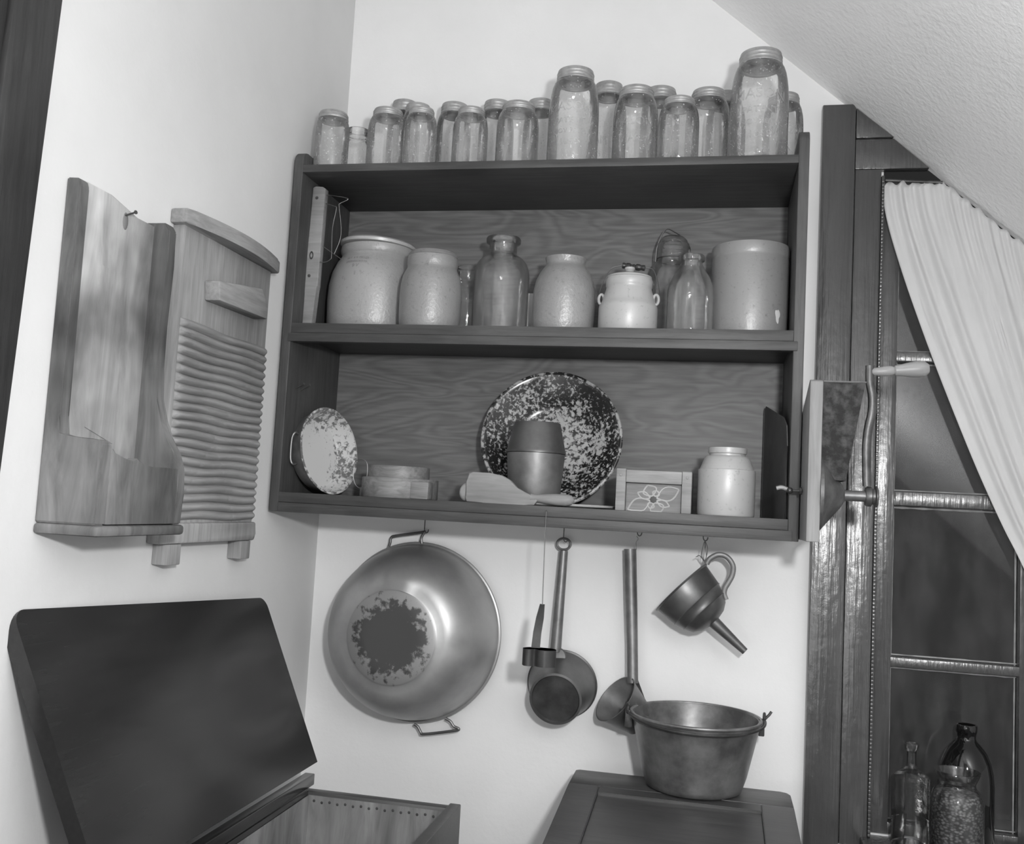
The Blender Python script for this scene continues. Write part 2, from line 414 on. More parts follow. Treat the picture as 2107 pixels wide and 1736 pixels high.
box(bm, (1.127, -.028, FL), (1.96, 0, -.62), .002)
obj('window_casing', bm, 'casing', win)
bm = BM(); box(bm, (1.2545, -.026, -.60), (1.2605, .03, .80), .001)
zz = -.6
while zz < .79:   # beaded stop
    box(bm, (1.2545, -.0285, zz), (1.2600, -.0255, zz + .006), .001); zz += .008
obj('window_stop', bm, 'casing', win)
SY0, SY1, GY = .006, .036, .03
bm = BM()
box(bm, (1.2625, SY0, -.60), (1.2985, SY1, .80), .002)
for z0, z1 in ((.396, .418), (.084, .114), (-.256, -.236), (-.60, -.576)): box(bm, (1.297, SY0 + .002, z0), (1.83, SY1, z1), .002)
box(bm, (1.549, SY0 + .001, -.60), (1.573, SY1 + .001, .80), .002); box(bm, (1.80, SY0, -.6), (1.83, SY1, .80), .002)
obj('window_sash', bm, 'casing', win)
for x0, x1 in ((1.2985, 1.549), (1.573, 1.80)):
    for z0, z1 in ((.418, .80), (.114, .396), (-.236, .084), (-.576, -.256)):
        bm = BM(); box(bm, (x0, GY, z0), (x1, GY + .003, z1)); p = obj('window_pane', bm, 'pane', win, smooth=False)
        bm = BM()
        random.seed(int(z0 * 100) + 50)
        def edge(a, b, k):
            pts = []
            for i in range(13):
                t = i / 12; q = Vector(a).lerp(Vector(b), t); pts.append(q)
            tube(bm, pts, .0016, 6, radii=[.0011 + random.random() * k * .8 for _ in pts])
        edge((x0 + .003, GY - .001, z0), (x0 + .003, GY - .001, z1), .0010)
        edge((x0, GY - .001, z0 + .003), (x1, GY - .001, z0 + .003), .0012)
        edge((x1 - .003, GY - .001, z0), (x1 - .003, GY - .001, z1), .0015)
        if z0 < .2: edge((x0, GY - .001, z1 - .004), (x1, GY - .001, z1 - .004), .0022)
        obj('putty_line', bm, 'putty', p)
bm = BM(); box(bm, (1.24, -.215, -.622), (1.86, .036, -.602), .004); obj('window_stool', bm, 'casing', win)
bm = BM(); box(bm, (XL - 1, .6, -2), (4, .62, 2.5)); 

bm.free()

# curtain
def curtain():
    L = [at(u, v, 'y', -.018) for u, v in ((1815, 377), (1824, 450), (1856, 560), (1905, 700), (1955, 830), (2010, 965), (2062, 1080), (2095, 1145), (2145, 1250))]
    L = spline(L, 8)
    nT = len(L) - 1
    z_tie = L[-1].z
    bm = BM(); NS = 150; NT = 60; rows = []
    for j in range(NT + 1):
        t = j / NT; row = []
        f = t * nT; i0 = min(int(f), nT - 1); lp = L[i0].lerp(L[i0 + 1], f - i0)
        for i in range(NS + 1):
            s = i / NS
            # top: level to x=1.385, then down the slope
            xt = 1.2655 + s * .50
            zt = min(at(1880, 376, 'y', -.018).z, ceil_z(xt) - .008)
            top = Vector((xt, 0, zt))
            rx = 1.77 + .02 * math.sin(t * 3); rz = (ceil_z(1.7655) - .008) * (1 - t) + (z_tie - .02) * t
            if t == 0: x, z = top.x, top.z
            else:
                k = s ** (1 - .25 * t)
                x = lp.x * (1 - k) + rx * k
                zl = lp.z; ztop = zt
                z = ztop + (z_tie - ztop) * ((L[0].z - zl) / (L[0].z - z_tie)) if True else 0
            ph = 2 * PI * (8.5 * s + .5 * math.sin(5 * s) + .12 * math.sin(9 * s + 2 * t))
            amp = .0052 * (.5 + .5 * min(1, t * 4)) * (.75 + .35 * math.sin(13 * s + 1))
            fold = math.copysign(abs(math.sin(ph)) ** 1.0, math.sin(ph))
            y = -.018 + amp * (fold + .35 * math.sin(2 * ph + 1.3)) * min(1, s * 12)
            y += (.0022 * math.sin(2 * PI * 26 * s) if t < .12 else .0022 * math.sin(2 * PI * 26 * s) * max(0, 1 - (t - .12) * 6))
            row.append(bm.verts.new((x, y, z + (0.004 * math.sin(2 * PI * 19 * s) * max(0, 1 - t * 25)))))
        rows.append(row)
    for a, b in zip(rows, rows[1:]):
        for i in range(NS): bm.faces.new((a[i], a[i + 1], b[i + 1], b[i]))
    r = bmesh.ops.solidify(bm, geom=bm.faces[:], thickness=.0008)
    c = obj('curtain', bm, 'curtain', loc=(1.5, -.018, .5), ang=80)
    tag(c, 'white gathered cotton curtain drawn aside over the dark window', 'curtain')
    b2 = BM(); tube(b2, [(1.263, -.018, .792), (1.38, -.018, .785)], .0035, 8)
    o = obj('curtain_rod', b2, 'iron', c)
curtain()

# ------------------------------------------------------------------ shelf cabinet
W_, D_, T_ = 1.08, .290, .02
ZT, ZT2, ZM, ZM2, ZB = .753, .736, .404, .364, .0415
cab = thing('wall_shelf_cabinet', 'dark stained open shelf unit with plywood back hung in the corner of the room', 'shelf', (.54, 0, 0))
for k, (x0, x1, zt) in enumerate(((0, T_, .785), (W_ - T_, W_, .805))):
    bm = BM(); r = .022
    pts = [(0, 0), (-D_, 0), (-D_, zt - r)] + [(-D_ + r - r * math.cos(a), zt - r + r * math.sin(a)) for a in [PI / 2 * i / 6 for i in range(1, 7)]]
    pts += [(-.06, zt), (-.03, zt - .02), (0, zt - .02)]
    prism(bm, pts, 'x', x0, x1, .0015); obj('side_panel', bm, 'shelf_side', cab)
bm = BM(); box(bm, (T_, -.008, .012), (W_ - T_, -.001, ZT - .002)); obj('back_panel', bm, 'plywood', cab, smooth=False)
for z0, z1, n in ((ZT2, ZT, 'shelf_board'), (ZM - .021, ZM, 'shelf_board'), (ZB - .021, ZB, 'shelf_board')):
    bm = BM(); box(bm, (T_, -D_ - .001, z0), (W_ - T_, -.008, z1), .001); obj(n, bm, 'shelf_dark', cab)
bm = BM(); box(bm, (T_ - .004, -D_ - .003, ZM2), (W_ - .012, -D_ + .018, ZM - .0215), .001); obj('front_rail', bm, 'shelf_dark', cab)
bm = BM(); box(bm, (T_ + .001, -D_ - .003, .0), (W_ - .012, -D_ + .018, ZB - .0215), .001)
obj('front_rail', bm, 'shelf_dark', cab)
bm = BM(); box(bm, (T_, -.03, .001), (W_ - T_, -.001, .012), .001); obj('hanging_rail', bm, 'shelf_dark', cab)
for u0, v0, u1, v1 in ((603, 800, 625, 790), (613, 805, 637, 792)):
    a = at(u0 + 4, v0 - 1, 'x', T_ - .002); b = at(u1, v1, 'y', a.y - .01)
    bm = BM(); tube(bm, [a, b], .0012, 6)
    d = (b - a).normalized(); tube(bm, [b, b + d * .0015], .0030, 8); obj('nail', bm, 'nail', cab)
for u in (1165, 1311, 1447):
    c = at(u, 1105, 'y', -.06 if u != 1165 else -.06)
# hooks and nails under the bottom board are parts of the cabinet
def hook(x, y, zlow):
    bm = BM()
    pts = [(x, y, ZB - .020), (x, y, zlow + .012)] + [(x + .005 - .005 * math.cos(a), y, zlow + .012 - .008 * math.sin(a)) for a in [PI * i / 6 for i in range(1, 7)]]
    tube(bm, pts, .0012, 6); obj('hook', bm, 'iron', cab)

# ------------------------------------------------------------------ mason jars on top of the cabinet
def jar(kind, label, lettering=None):
    """unit jar: radius .5 wide body, height 1 up to the lid's top"""
    r, h = {'pint': (.040, .130), 'quart': (.046, .176), 'half': (.056, .235)}[kind]
    t = thing('mason_jar', label, 'jar', (0, 0, 0), 'canning jars on top of the shelf cabinet')
    lr = {'pint': .034, 'quart': .0350, 'half': .0410}[kind]
    nr = lr * .9; sh = {'pint': .56, 'quart': .58, 'half': .50}[kind]
    pr = [(0, .006), (r * .55, .008), (r * .8, .001), (r * .93, .003), (r * .99, .012), (r, .022), (r, h * sh)]
    for i in range(1, 8):
        a = PI / 2 * i / 7; pr.append((nr + (r - nr) * math.cos(a) ** .8 if i < 7 else nr, h * sh + (h * .885 - h * sh) * math.sin(a)))
    pr += [(nr, h * .97), (nr - .003, h * .97), (nr - .003, h * .9)]
    bm = BM(); lathe(bm, pr, 40); obj('jar_body', bm, 'glass_jar', t, ang=50)
    if lettering:
        bm = BM()
        for s, z, sz, amp in lettering:
            text_bm(bm, s, sz, .0008, lambda c, z=z, amp=amp: Vector(((r + .0003 + c.z * 0 + (.0008 if c.z > 0 else 0)) * math.sin(c.x / r), -(r + .0003 + (.0008 if c.z > 0 else 0)) * math.cos(c.x / r), z + c.y - amp * (c.x / r) ** 2)))
        obj('raised_lettering', bm, 'glass_letter', t, smooth=False)
    k = .93 if kind != 'pint' else .9
    lid = [(nr + .0008, h * .87), (lr + .001, h * .868), (lr + .0016, h * .885), (lr, h * .895), (lr, h * .91), (lr + .0008, h * .918), (lr, h * .926), (lr, h * .942),
           (lr + .0008, h * .95), (lr - .0002, h * .96), (lr - .0015, h * .985), (lr - .006, h * .992), (lr - .009, h * .998), (0, h), ]
    inner = [(0, h - .003), (nr + .0008, h - .006)]
    bm = BM(); lathe(bm, lid + inner, 40, closed=True); obj('zinc_lid', bm, 'zinc', t)
    return t, r, h
J = [  # px centre at mid height, px top of lid, y depth, kind, width px, label
 (683, 223, -.245, 'pint', 75, 'small glass canning jar with lid at the far left end of the row'),
 (795, 216, -.215, 'quart', 84, 'glass canning jar, second from the left in the front row'),
 (829, 200, -.048, 'quart', 72, 'back row canning jar half hidden behind the second front jar from the left'),
 (856, 207, -.135, 'quart', 70, 'canning jar squeezed behind the third front jar, their lids overlapping'),
 (864, 215, -.238, 'quart', 72, 'bubbly glass canning jar in the front row, third from the left end'),
 (932, 205, -.10, 'quart', 76, 'back row canning jar showing between the third and fourth front jars'),
 (967, 215, -.225, 'quart', 76, 'glass canning jar in the front row, fourth from the left end'),
 (1020, 200, -.09, 'quart', 76, 'back row canning jar showing between the fourth and fifth front jars'),
 (1064, 203, -.225, 'quart', 90, 'wide lidded canning jar in the front row, left neighbour of the first tall jar'),
 (1110, 198, -.08, 'quart', 74, 'back row canning jar just left of the first tall embossed jar'),
 (1178, 131, -.235, 'half', 106, 'tall half gallon canning jar with raised lettering at the middle of the row'),
 (1248, 162, -.10, 'half', 80, 'back row tall canning jar just right of the first tall embossed jar'),
 (1306, 170, -.200, 'quart', 93, 'large canning jar in the front row between the two tall embossed jars'),
 (1356, 172, -.10, 'quart', 82, 'back row canning jar peeping over the large front jar right of the middle'),
 (1395, 193, -.24, 'quart', 84, 'canning jar with dark inner lid, second right of the middle tall jar in front'),
 (1455, 175, -.16, 'quart', 90, 'speckled canning jar immediately left of the tallest right hand jar'),
 (1492, 182, -.07, 'quart', 80, 'back row canning jar mostly hidden behind the tallest right hand jar'),
 (1560, 92, -.235, 'half', 116, 'tallest half gallon canning jar with raised lettering near the right end'),
 (1610, 185, -.13, 'quart', 80, 'embossed canning jar at the far right end, partly behind the tallest jar'),
]
let_half = [('MASON', .118, .030, .004), ("PATENT", .088, .019, .0), ('NOV 30TH', .064, .016, 0), ('1858', .036, .022, 0)]
protos = {}
for kind, let in (('pint', None), ('quart', None), ('half', let_half), ('quart_embossed', [('MASON', .085, .024, .003), ('JAR', .05, .02, 0)])):
    protos[kind] = jar(kind.split('_')[0], 'x', let)
used = set()
for u, vt, y, kind, wpx, lab in J:
    key = 'quart_embossed' if ('right end, partly' in lab or 'large canning jar' in lab) else kind
    root, r, h = protos[key]
    vm = 290
    c = at(u, vm, 'y', y); dist = (c - CAM).length
    R_ = wpx / 2 / F * (c.y - CAM.y) * 1.02
    top = at(u, vt, 'y', y - R_ * .7).z - ZT
    sc = (R_ / r, R_ / r, top / h); loc = Vector((c.x, y, ZT))
    if key in used: o = dup(root, loc, lab, sc)
    else: o = root; o.location = loc; o.scale = sc; o['label'] = lab; used.add(key)
    o.rotation_euler.z = 0 if 'letter' in lab or key == 'quart_embossed' else random.uniform(0, 6)
# small jar without a lid behind the first one
t = thing('glass_jar', 'short open glass jar without lid behind the leftmost canning jar', 'jar', (0, 0, 0), 'canning jars on top of the shelf cabinet')
c = at(735, 300, 'y', -.17); t.location = (c.x, -.17, ZT); hh = at(733, 262, 'y', -.19).z - ZT
pr = [(0, .004), (.028, .001), (.032, .006), (.033, .02), (.033, hh * .72), (.030, hh * .80), (.026, hh * .84), (.026, hh * .87), (.0275, hh * .88), (.026, hh * .90), (.0275, hh * .93), (.026, hh * .95), (.026, hh), (.0235, hh), (.0235, hh * .85)]
bm = BM(); lathe(bm, pr, 36); obj('jar_body', bm, 'glass_jar', t, ang=50)

# ------------------------------------------------------------------ helpers for turned vessels placed on a shelf
def vessel(name, label, cat, uL, uR, vm, vtop, y, zb, prof, m, group=None, part_name='body', seg=56, ribs=None, rot=0):
    """prof: (r, z) in units of (max radius, height)"""
    a, b = at(uL, vm, 'y', y), at(uR, vm, 'y', y); c = (a + b) / 2; r = (b.x - a.x) / 2 * .985
    rt = prof[-1][0] if prof[-1][0] > .1 else max(p[0] for p in prof[-5:])
    h = at((uL + uR) / 2, vtop, 'y', y - r * rt * .9).z - zb
    t = thing(name, label, cat, (c.x, y, zb), group)
    bm = BM(); lathe(bm, [(p[0] * r, p[1] * h) for p in prof], seg, Matrix.Translation((c.x, y, zb)))
    obj(part_name, bm, m, t, ang=50)
    return t, Vector((c.x, y, zb)), r, h
G2 = None
# big grey crock with lid
t, c, r, h = vessel('lidded_crock', 'large grey stoneware crock with lid and stamped lettering, leftmost on the middle shelf', 'crock', 680, 866, 610, 500, -.118, ZM,
  [(0, .0), (.93, 0), (.95, .01), (.985, .15), (1, .38), (.985, .55), (.93, .70), (.84, .81), (.765, .87), (.745, .90), (.77, .92), (.785, .96), (.775, 1.0), (.70, 1.0), (.68, .9)], 'stone_a')
bm = BM(); lathe(bm, [(0, 0), (r * .72, 0), (r * .80, .003), (r * .81, .009), (r * .76, .013), (0, .012)], 56, Matrix.Translation(c + Vector((0, 0, h + .0015))) @ Matrix.Rotation(math.radians(2), 4, 'Y'))
obj('lid', bm, 'stone_white', t)
bm = BM(); rr = r * .885
def onjar(co, z0, bend=0, tilt=0):
    x = co.x; zz = z0 + co.y - bend * (x * x) * 10
    k = (zz / h); rad = r * (.985 + (1 - 0) * 0) if k < .55 else r * (.985 - .06 * ((k - .55) / .15) - 0) if k < .7 else r * (.93 - .09 * (k - .70) / .11) if k < .81 else r * (.84 - .075 * (k - .81) / .06)
    a = x / rad - .15
    rad += .0008 + (.0003 if co.z > 0 else 0)
    return c + Vector((rad * math.sin(a), -rad * math.cos(a), zz))
text_bm(bm, 'W.T. & S. MILLER', .0075, .0002, lambda co: onjar(co, h * .80, .25))
text_bm(bm, 'GREENSBORO PA.', .0068, .0002, lambda co: onjar(co, h * .755, .25))
text_bm(bm, '9 V', .012, .0002, lambda co: onjar(co, h * .695, .1))
obj('maker_stamp', bm, 'ink', t, smooth=False)
# second crock with lid
t, c, r, h = vessel('lidded_crock', 'narrow tan stoneware crock with flat lid beside the large stamped crock', 'crock', 825, 949, 605, 522, -.226, ZM,
  [(0, 0), (.93, 0), (.96, .02), (.99, .2), (1, .45), (.985, .60), (.94, .72), (.86, .80), (.81, .83), (.80, .86), (.82, .90), (.82, .97), (.80, 1.0), (.70, 1.0), (.66, .9)], 'stone_b')
bm = BM(); lathe(bm, [(0, 0), (r * .76, 0), (r * .80, .004), (r * .74, .009), (r * .2, .012), (r * .12, .018), (0, .02)], 48, Matrix.Translation(c + Vector((0, 0, h + .001))))
obj('lid', bm, 'stone_b', t)
# small jar peeping between
vessel('glass_jar', 'small dusty glass jar peeping out behind the tan crock', 'jar', 930, 996, 600, 546, -.05, ZM,
  [(0, .01), (.9, 0), (1, .03), (1, .62), (.93, .72), (.72, .78), (.70, .83), (.78, .86), (.78, .93), (.72, .96), (.72, 1), (.66, 1)], 'glass_clear')
# wide mouth glass bottle
vessel('glass_bottle', 'wide clear glass bottle with flared lip and short neck on the middle shelf', 'bottle', 974, 1087, 610, 484, -.15, ZM,
  [(0, .015), (.7, .012), (.93, 0), (.98, .02), (1, .06), (1, .60), (.98, .67), (.90, .735), (.76, .785), (.62, .81), (.52, .825), (.50, .84), (.50, .925), (.53, .935), (.62, .95), (.63, .985), (.60, 1.0), (.50, 1.0), (.45, .985), (.45, .85)], 'glass_clear')
# white carton in between
a = at(1080, 605, 'y', -.09); b = at(1110, 605, 'y', -.09)
bm = BM(); box(bm, (a.x, -.10, ZM), (b.x, -.075, a.z), .001)
o = obj('white_box', bm, 'white_enamel', loc=((a.x + b.x) / 2, -.09, ZM)); tag(o, 'narrow white box between the wide glass bottle and the open stoneware jar', 'box')
# open stoneware jar
vessel('stoneware_jar', 'open mottled stoneware jar with flared collar at the middle of the middle shelf', 'jar', 1096, 1226, 615, 525, -.175, ZM,
  [(0, 0), (.90, 0), (.94, .02), (.985, .2), (1, .42), (.985, .56), (.92, .70), (.80, .81), (.68, .875), (.625, .90), (.61, .93), (.64, .97), (.66, 1.0), (.60, 1.0), (.56, .9)], 'stone_c')
# white bail crock
t, c, r, h = vessel('bail_handle_crock', 'small white stoneware crock with lid and dark turned bail handle', 'crock', 1231, 1354, 640, 566, -.195, ZM,
  [(0, 0), (.97, 0), (1, .02), (1, .47), (.985, .515), (.93, .55), (.88, .62), (.83, .72), (.78, .80), (.765, .84), (.79, .86), (.80, .96), (.77, 1.0), (.70, 1.0), (.68, .9)], 'stone_white')
bm = BM(); lathe(bm, [(0, 0), (r * .74, 0), (r * .76, .003), (r * .60, .007), (r * .16, .009), (r * .11, .014), (r * .18, .020), (r * .17, .024), (0, .025)], 40, Matrix.Translation(c + Vector((0, 0, h + .001))))
obj('lid', bm, 'stone_white', t)
for s in (-1, 1):
    ex = c.x + s * r * .93; bm = BM(); ring = [(ex + .0055 * math.cos(a) * s, c.y, c.z + h * .645 + .0105 * math.sin(a)) for a in [2 * PI * i / 14 for i in range(14)]]
    tube(bm, ring, .003, 8, closed=True); obj('ear', bm, 'stone_white', t)
hz = at(1302, 546, 'y', c.y + .035).z; xa, xb = at(1280, 546, 'y', c.y + .035).x, at(1329, 546, 'y', c.y + .035).x
bm = BM()
bprof = [(.001, 0), (.006, .001), (.0065, .004), (.005, .008), (.0068, .011), (.0068, .017), (.0045, .020), (.0045, .023), (.0062, .025), (.0045, .028), (.0068, .031), (.0072, .037), (.005, .042), (.0062, .045), (.006, .049), (.001, .05)]
lathe(bm, bprof, 18, frame((xa, c.y + .035, hz), (1, 0, -.12)))
obj('bail_grip', bm, 'dark_bobbin', t)
bm = BM(); zc = c.z + h * .68
tube(bm, spline([(c.x - r * .97, c.y, zc - .004), (c.x - r * 1.02, c.y + .012, zc + .016), (c.x - r * .75, c.y + .03, hz - .012), (xa, c.y + .035, hz)], 6), .0011, 6)
obj('bail_wire', bm, 'wire', t)
bm = BM(); tube(bm, spline([(c.x + r * .97, c.y, zc - .004), (c.x + r * 1.02, c.y + .012, zc + .016), (c.x + r * .8, c.y + .03, hz - .014), (xb, c.y + .035, hz - .005)], 6), .0011, 6)
obj('bail_wire', bm, 'wire', t)
# glass jar with wire clamp
t, c, r, h = vessel('clamp_lid_jar', 'tall glass jar with domed glass lid and wire clamp behind the white bail crock', 'jar', 1333, 1431, 590, 478, -.065, ZM,
  [(0, .01), (.9, 0), (1, .03), (1, .56), (.96, .66), (.84, .735), (.70, .765), (.66, .775), (.66, .885), (.70, .89), (.70, .92), (.64, .93), (.60, .96), (.45, .99), (0, 1.0)], 'glass_clear')
bm = BM(); q = c + Vector((0, 0, h))
tube(bm, spline([q + Vector((-r * .72, -.01, -h * .24)), q + Vector((-r * .66, -.012, -h * .1)), q + Vector((-r * .35, -.01, .012)), q + Vector((-.0, -.004, .010)), q + Vector((r * .5, .01, -h * .02)), q + Vector((r * .74, 0, -h * .12)), q + Vector((r * .72, 0, -h * .24))], 6), .0014, 6)
tube(bm, [q + Vector((r * .70 * math.cos(a), r * .70 * math.sin(a), -h * .215)) for a in [2 * PI * i / 30 for i in range(30)]], .0012, 6, closed=True)
obj('wire_clamp', bm, 'wire', t)
# milk bottle
vessel('milk_bottle', 'clear glass milk bottle with thick lip in front of the clamp lid jar', 'bottle', 1371, 1469, 630, 522, -.20, ZM,
  [(0, .02), (.7, .015), (.93, 0), (.98, .02), (1, .06), (1, .52), (.985, .57), (.92, .65), (.78, .74), (.62, .81), (.52, .86), (.46, .90), (.45, .925), (.55, .935), (.57, .975), (.54, 1.0), (.46, 1.0), (.42, .97), (.41, .86)], 'glass_clear')
# big straight crock
t, c, r, h = vessel('straight_crock', 'large open straight-sided crock at the right end of the middle shelf', 'crock', 1460, 1625, 610, 497, -.13, ZM,
  [(0, 0), (.955, 0), (.975, .02), (.985, .3), (.995, .86), (.975, .875), (.99, .89), (1.0, .92), (1.0, .97), (.985, 1.0), (.90, 1.0), (.87, .9)], 'stone_crock')
def scar(u, v, ru, rv, mname, nm):
    p = at(u, v, 'y', c.y - r); bm = BM(); ring = []
    for k in range(20):
        a = 2 * PI * k / 20; q = 1 + .2 * math.sin(3 * a) + .1 * math.sin(5 * a + 1); ring.append((ru * q * math.cos(a), rv * q * math.sin(a)))
    dx = max(-r * .98, min(r * .98, p.x - c.x))
    vs = []
    for (a, b) in ring + [(0, 0)]:
        x = dx + a; ang = math.asin(max(-.995, min(.995, x / (r * .99)))); vs.append(bm.verts.new((c.x + r * .994 * math.sin(ang), c.y - r * .994 * math.cos(ang), p.z + b)))
    for k in range(20): bm.faces.new((vs[k], vs[(k + 1) % 20], vs[20]))
    obj(nm, bm, mname, t)
scar(1601, 645, .0045, .014, 'white_enamel', 'glaze_scar')
# wooden tool with wire
t = thing('wooden_wire_tool', 'long wooden bar with bent wires standing at the left end of the middle shelf', 'kitchen tool', (.04, -.22, ZM))
y = -.235
bot = at(633, 664, 'y', y); 
def P(u, v, yy=y): return at(u, v, 'y', yy)
bm = BM()
pts = [P(644, 386), P(650, 383), P(664, 384), P(670, 388), P(653, 588), P(648, 606), P(642, 669), P(621, 669), P(627, 603), P(626.5, 586)]
prism(bm, [(p.x, p.z) for p in pts], 'y', y, y + .018, .0015); obj('bar', bm, 'paddle_wood', t)
for u, v in ((652, 407), (636, 567)):
    q = P(u, v, y - .001); bm = BM(); lathe(bm, [(0, 0), (.0035, 0), (.003, .0015), (0, .002)], 12, frame(q, (0, -1, 0))); obj('screw', bm, 'nail_dark', t)
bm = BM(); q = P(641, 525, y - .001); lathe(bm, [(.0028, 0), (.0045, 0), (.0045, .0012), (.0028, .0012)], 16, frame(q, (0, -1, 0)) @ Matrix.Diagonal((2.0, 1, 1, 1)), closed=True); obj('slot_plate', bm, 'iron', t)
bm = BM()
tube(bm, spline([P(670, 401, y + .008), P(690, 403), P(712, 407), P(715, 411), P(699, 419), P(698, 426), P(702, 470), P(699, 495), P(688, 522)], 5), .0009, 6)
tube(bm, spline([P(669, 418, y + .008), P(688, 424), P(692, 430), P(684, 470), P(682, 525), P(680, 533), P(670, 539), P(658, 539)], 5), .0009, 6)
tube(bm, [P(661, 504, y + .01), P(702, 533, y + .03)], .0009, 6)
obj('wire', bm, 'wire', t)

# ------------------------------------------------------------------ bottom shelf
G = ZB
# speckled pan leaning on the left side
cx = at(677, 926, 'y', -.165); n = Vector((.945, -.29, .15)).normalized(); R0 = .098; dp = .042
t = thing('speckled_pan', 'small white speckled enamel pan leaning on edge at the left end of the bottom shelf', 'pan', (cx.x, cx.y, G))
cx.z = G + R0 * .99
mt = frame(cx, n)
bm = BM(); lathe(bm, [(0, -dp), (R0 * .80, -dp), (R0 * .86, -dp + .006), (R0 * .96, 0), (R0, .0015), (R0, .0035), (R0 * .955, .0035), (R0 * .83, -dp + .009), (R0 * .79, -dp + .003), (0, -dp + .003)], 56, mt)
pan = obj('pan_body', bm, 'speckle_pan', t, loc=cx)
bm = BM(); lathe(bm, [(R0 * .80, -dp - .0008), (R0 * .87, -dp + .006), (R0 * .972, -.001), (R0 * .965, -.001)], 56, mt); obj('outer_wall', bm, 'enamel_side', t)
bm = BM(); side = Vector((-.29, -.945, .0)).normalized()
hb = cx + side * (R0 * .90) - n * .014; zz = Vector((0, 0, 1))
tube(bm, spline([hb + zz * .032 - n * .0, hb + zz * .034 + side * .012, hb + zz * .02 + side * .016 - n * .004, hb - zz * .02 + side * .016 - n * .004, hb - zz * .034 + side * .012, hb - zz * .032], 5), .0025, 8)
obj('handle', bm, 'tin_dark', t)
# round wooden butter box with wire
y = -.17
t, c, r, h = vessel('round_wooden_box', 'low round bentwood box with smaller round box inside and wire loop', 'box', 748, 900, 1000, 983, y, G,
  [(0, 0), (.99, 0), (1, .02), (1, .97), (.985, 1.0), (.93, 1.0), (.91, .95), (.91, .3), (0, .3)], 'drum_wood', part_name='outer_band')
h2 = at(830, 959, 'y', y - .05).z - G
bm = BM(); lathe(bm, [(0, h * .32), (r * .80, h * .32), (r * .80, h2 - .002), (r * .79, h2), (r * .74, h2), (r * .72, h2 - .004), (0, h2 - .004)], 48, Matrix.Translation((c.x - .004, y, G))); obj('inner_drum', bm, 'drum_wood', t)
bm = BM(); box(bm, (c.x + r * .55, y - r * .86, G), (c.x + r * 1.03, y - r * .42, h * .86 + G), .003); obj('lap_joint', bm, 'drum_wood', t)
bm = BM(); yy = y - .03
tube(bm, spline([at(743, 1006, 'y', yy), at(732, 998, 'y', yy), at(727, 980, 'y', yy), at(730, 952, 'y', yy), at(740, 945, 'y', yy), at(752, 948, 'y', yy), at(756, 960, 'y', yy), at(754, 985, 'y', yy), at(746, 1004, 'y', yy)], 5), .0009, 6)
a = at(743, 1002, 'y', yy); box(bm, (a.x - .001, yy - .005, G), (a.x + .006, yy + .005, a.z), .001); obj('wire_loop', bm, 'wire', t)
# big speckled basin leaning on the back
R1 = .153; lean = math.radians(14)
n = Vector((.06, -math.cos(lean), math.sin(lean))).normalized()
cc = Vector((at(1133, 925, 'y', -.10).x, -.100, G + R1 * math.cos(lean) + .001))
t = thing('speckled_basin', 'large dark speckled enamel basin leaning against the plywood back behind the tin canister', 'basin', (cc.x, cc.y, G))
mt = frame(cc, n); dp = .05
bm = BM(); lathe(bm, [(0, -dp), (R1 * .52, -dp), (R1 * .60, -dp + .005), (R1 * .95, -.003), (R1 * .985, .001), (R1 * .985, .004), (R1 * .94, .002), (R1 * .60, -dp + .008), (R1 * .51, -dp + .003), (0, -dp + .003)], 64, mt)
bas = obj('basin_bowl', bm, 'speckle_big', t, loc=cc - n * dp)
bm = BM(); tube(bm, [mt @ Vector((R1 * math.cos(a), R1 * math.sin(a), .002)) for a in [2 * PI * i / 64 for i in range(64)]], .004, 8, closed=True); obj('rolled_rim', bm, 'speckle_rim', t)
# tin canister, two tapered halves
y = -.205; PG = .0072
a, b = at(1042, 930, 'y', y), at(1165, 930, 'y', y); r = (b.x - a.x) / 2 * .98; cx_ = (a.x + b.x) / 2
zt = at(1110, 866, 'y', y - r * .75).z - G - PG; zm = a.z - G - PG
t = thing('tin_canister', 'dark tin canister with tapered lid standing in front of the large speckled basin', 'canister', (cx_, y, G + PG))
bm = BM(); lathe(bm, [(0, 0), (r * .84, 0), (r * .86, .003), (r * .97, zm - .006), (r * .97, zm - .001), (0, zm - .001)], 48, Matrix.Translation((cx_, y, G + PG))); obj('canister_body', bm, 'tin', t)
bm = BM(); lathe(bm, [(0, zm), (r, zm), (r, zm + .004), (r * .985, zm + .006), (r * .78, zt - .002), (r * .76, zt), (0, zt)], 48, Matrix.Translation((cx_, y, G + PG))); obj('canister_lid', bm, 'tin_dark', t)
# white platter, saucer, wooden paddle
y = -.215; c0 = at(1110, 1045, 'y', y)
t = thing('white_platter', 'flat white oval platter lying under the wooden butter paddle', 'platter', (c0.x, -.2, G))
bm = BM(); lathe(bm, [(0, .0), (.13, 0), (.155, .003), (.158, .0065), (.157, .0072), (.14, .0070), (0, .0070)], 56, Matrix.Translation((c0.x, -.208, G)), sx=1, sy=.37); obj('platter_body', bm, 'stone_white', t)
sp = at(962, 1020, 'y', -.235)
bm = BM(); lathe(bm, [(0, .005), (.012, .004), (.018, 0), (.019, -.002), (.014, .001), (0, .002)], 28, frame((sp.x + .004, -.262, G + .021), (-.35, -.93, .1)) )
o = obj('white_saucer', bm, 'stone_white', loc=(sp.x, -.262, G)); tag(o, 'tiny round white dish on edge at the left tip of the wooden paddle', 'dish')
y = -.276
def Q(u, v): 
    p = at(u, v, 'y', y); return p
t = thing('butter_paddle', 'pale wooden butter paddle with broad blade lying on the front of the bottom shelf', 'paddle', (Q(1060, 1040).x, y, G + .0))
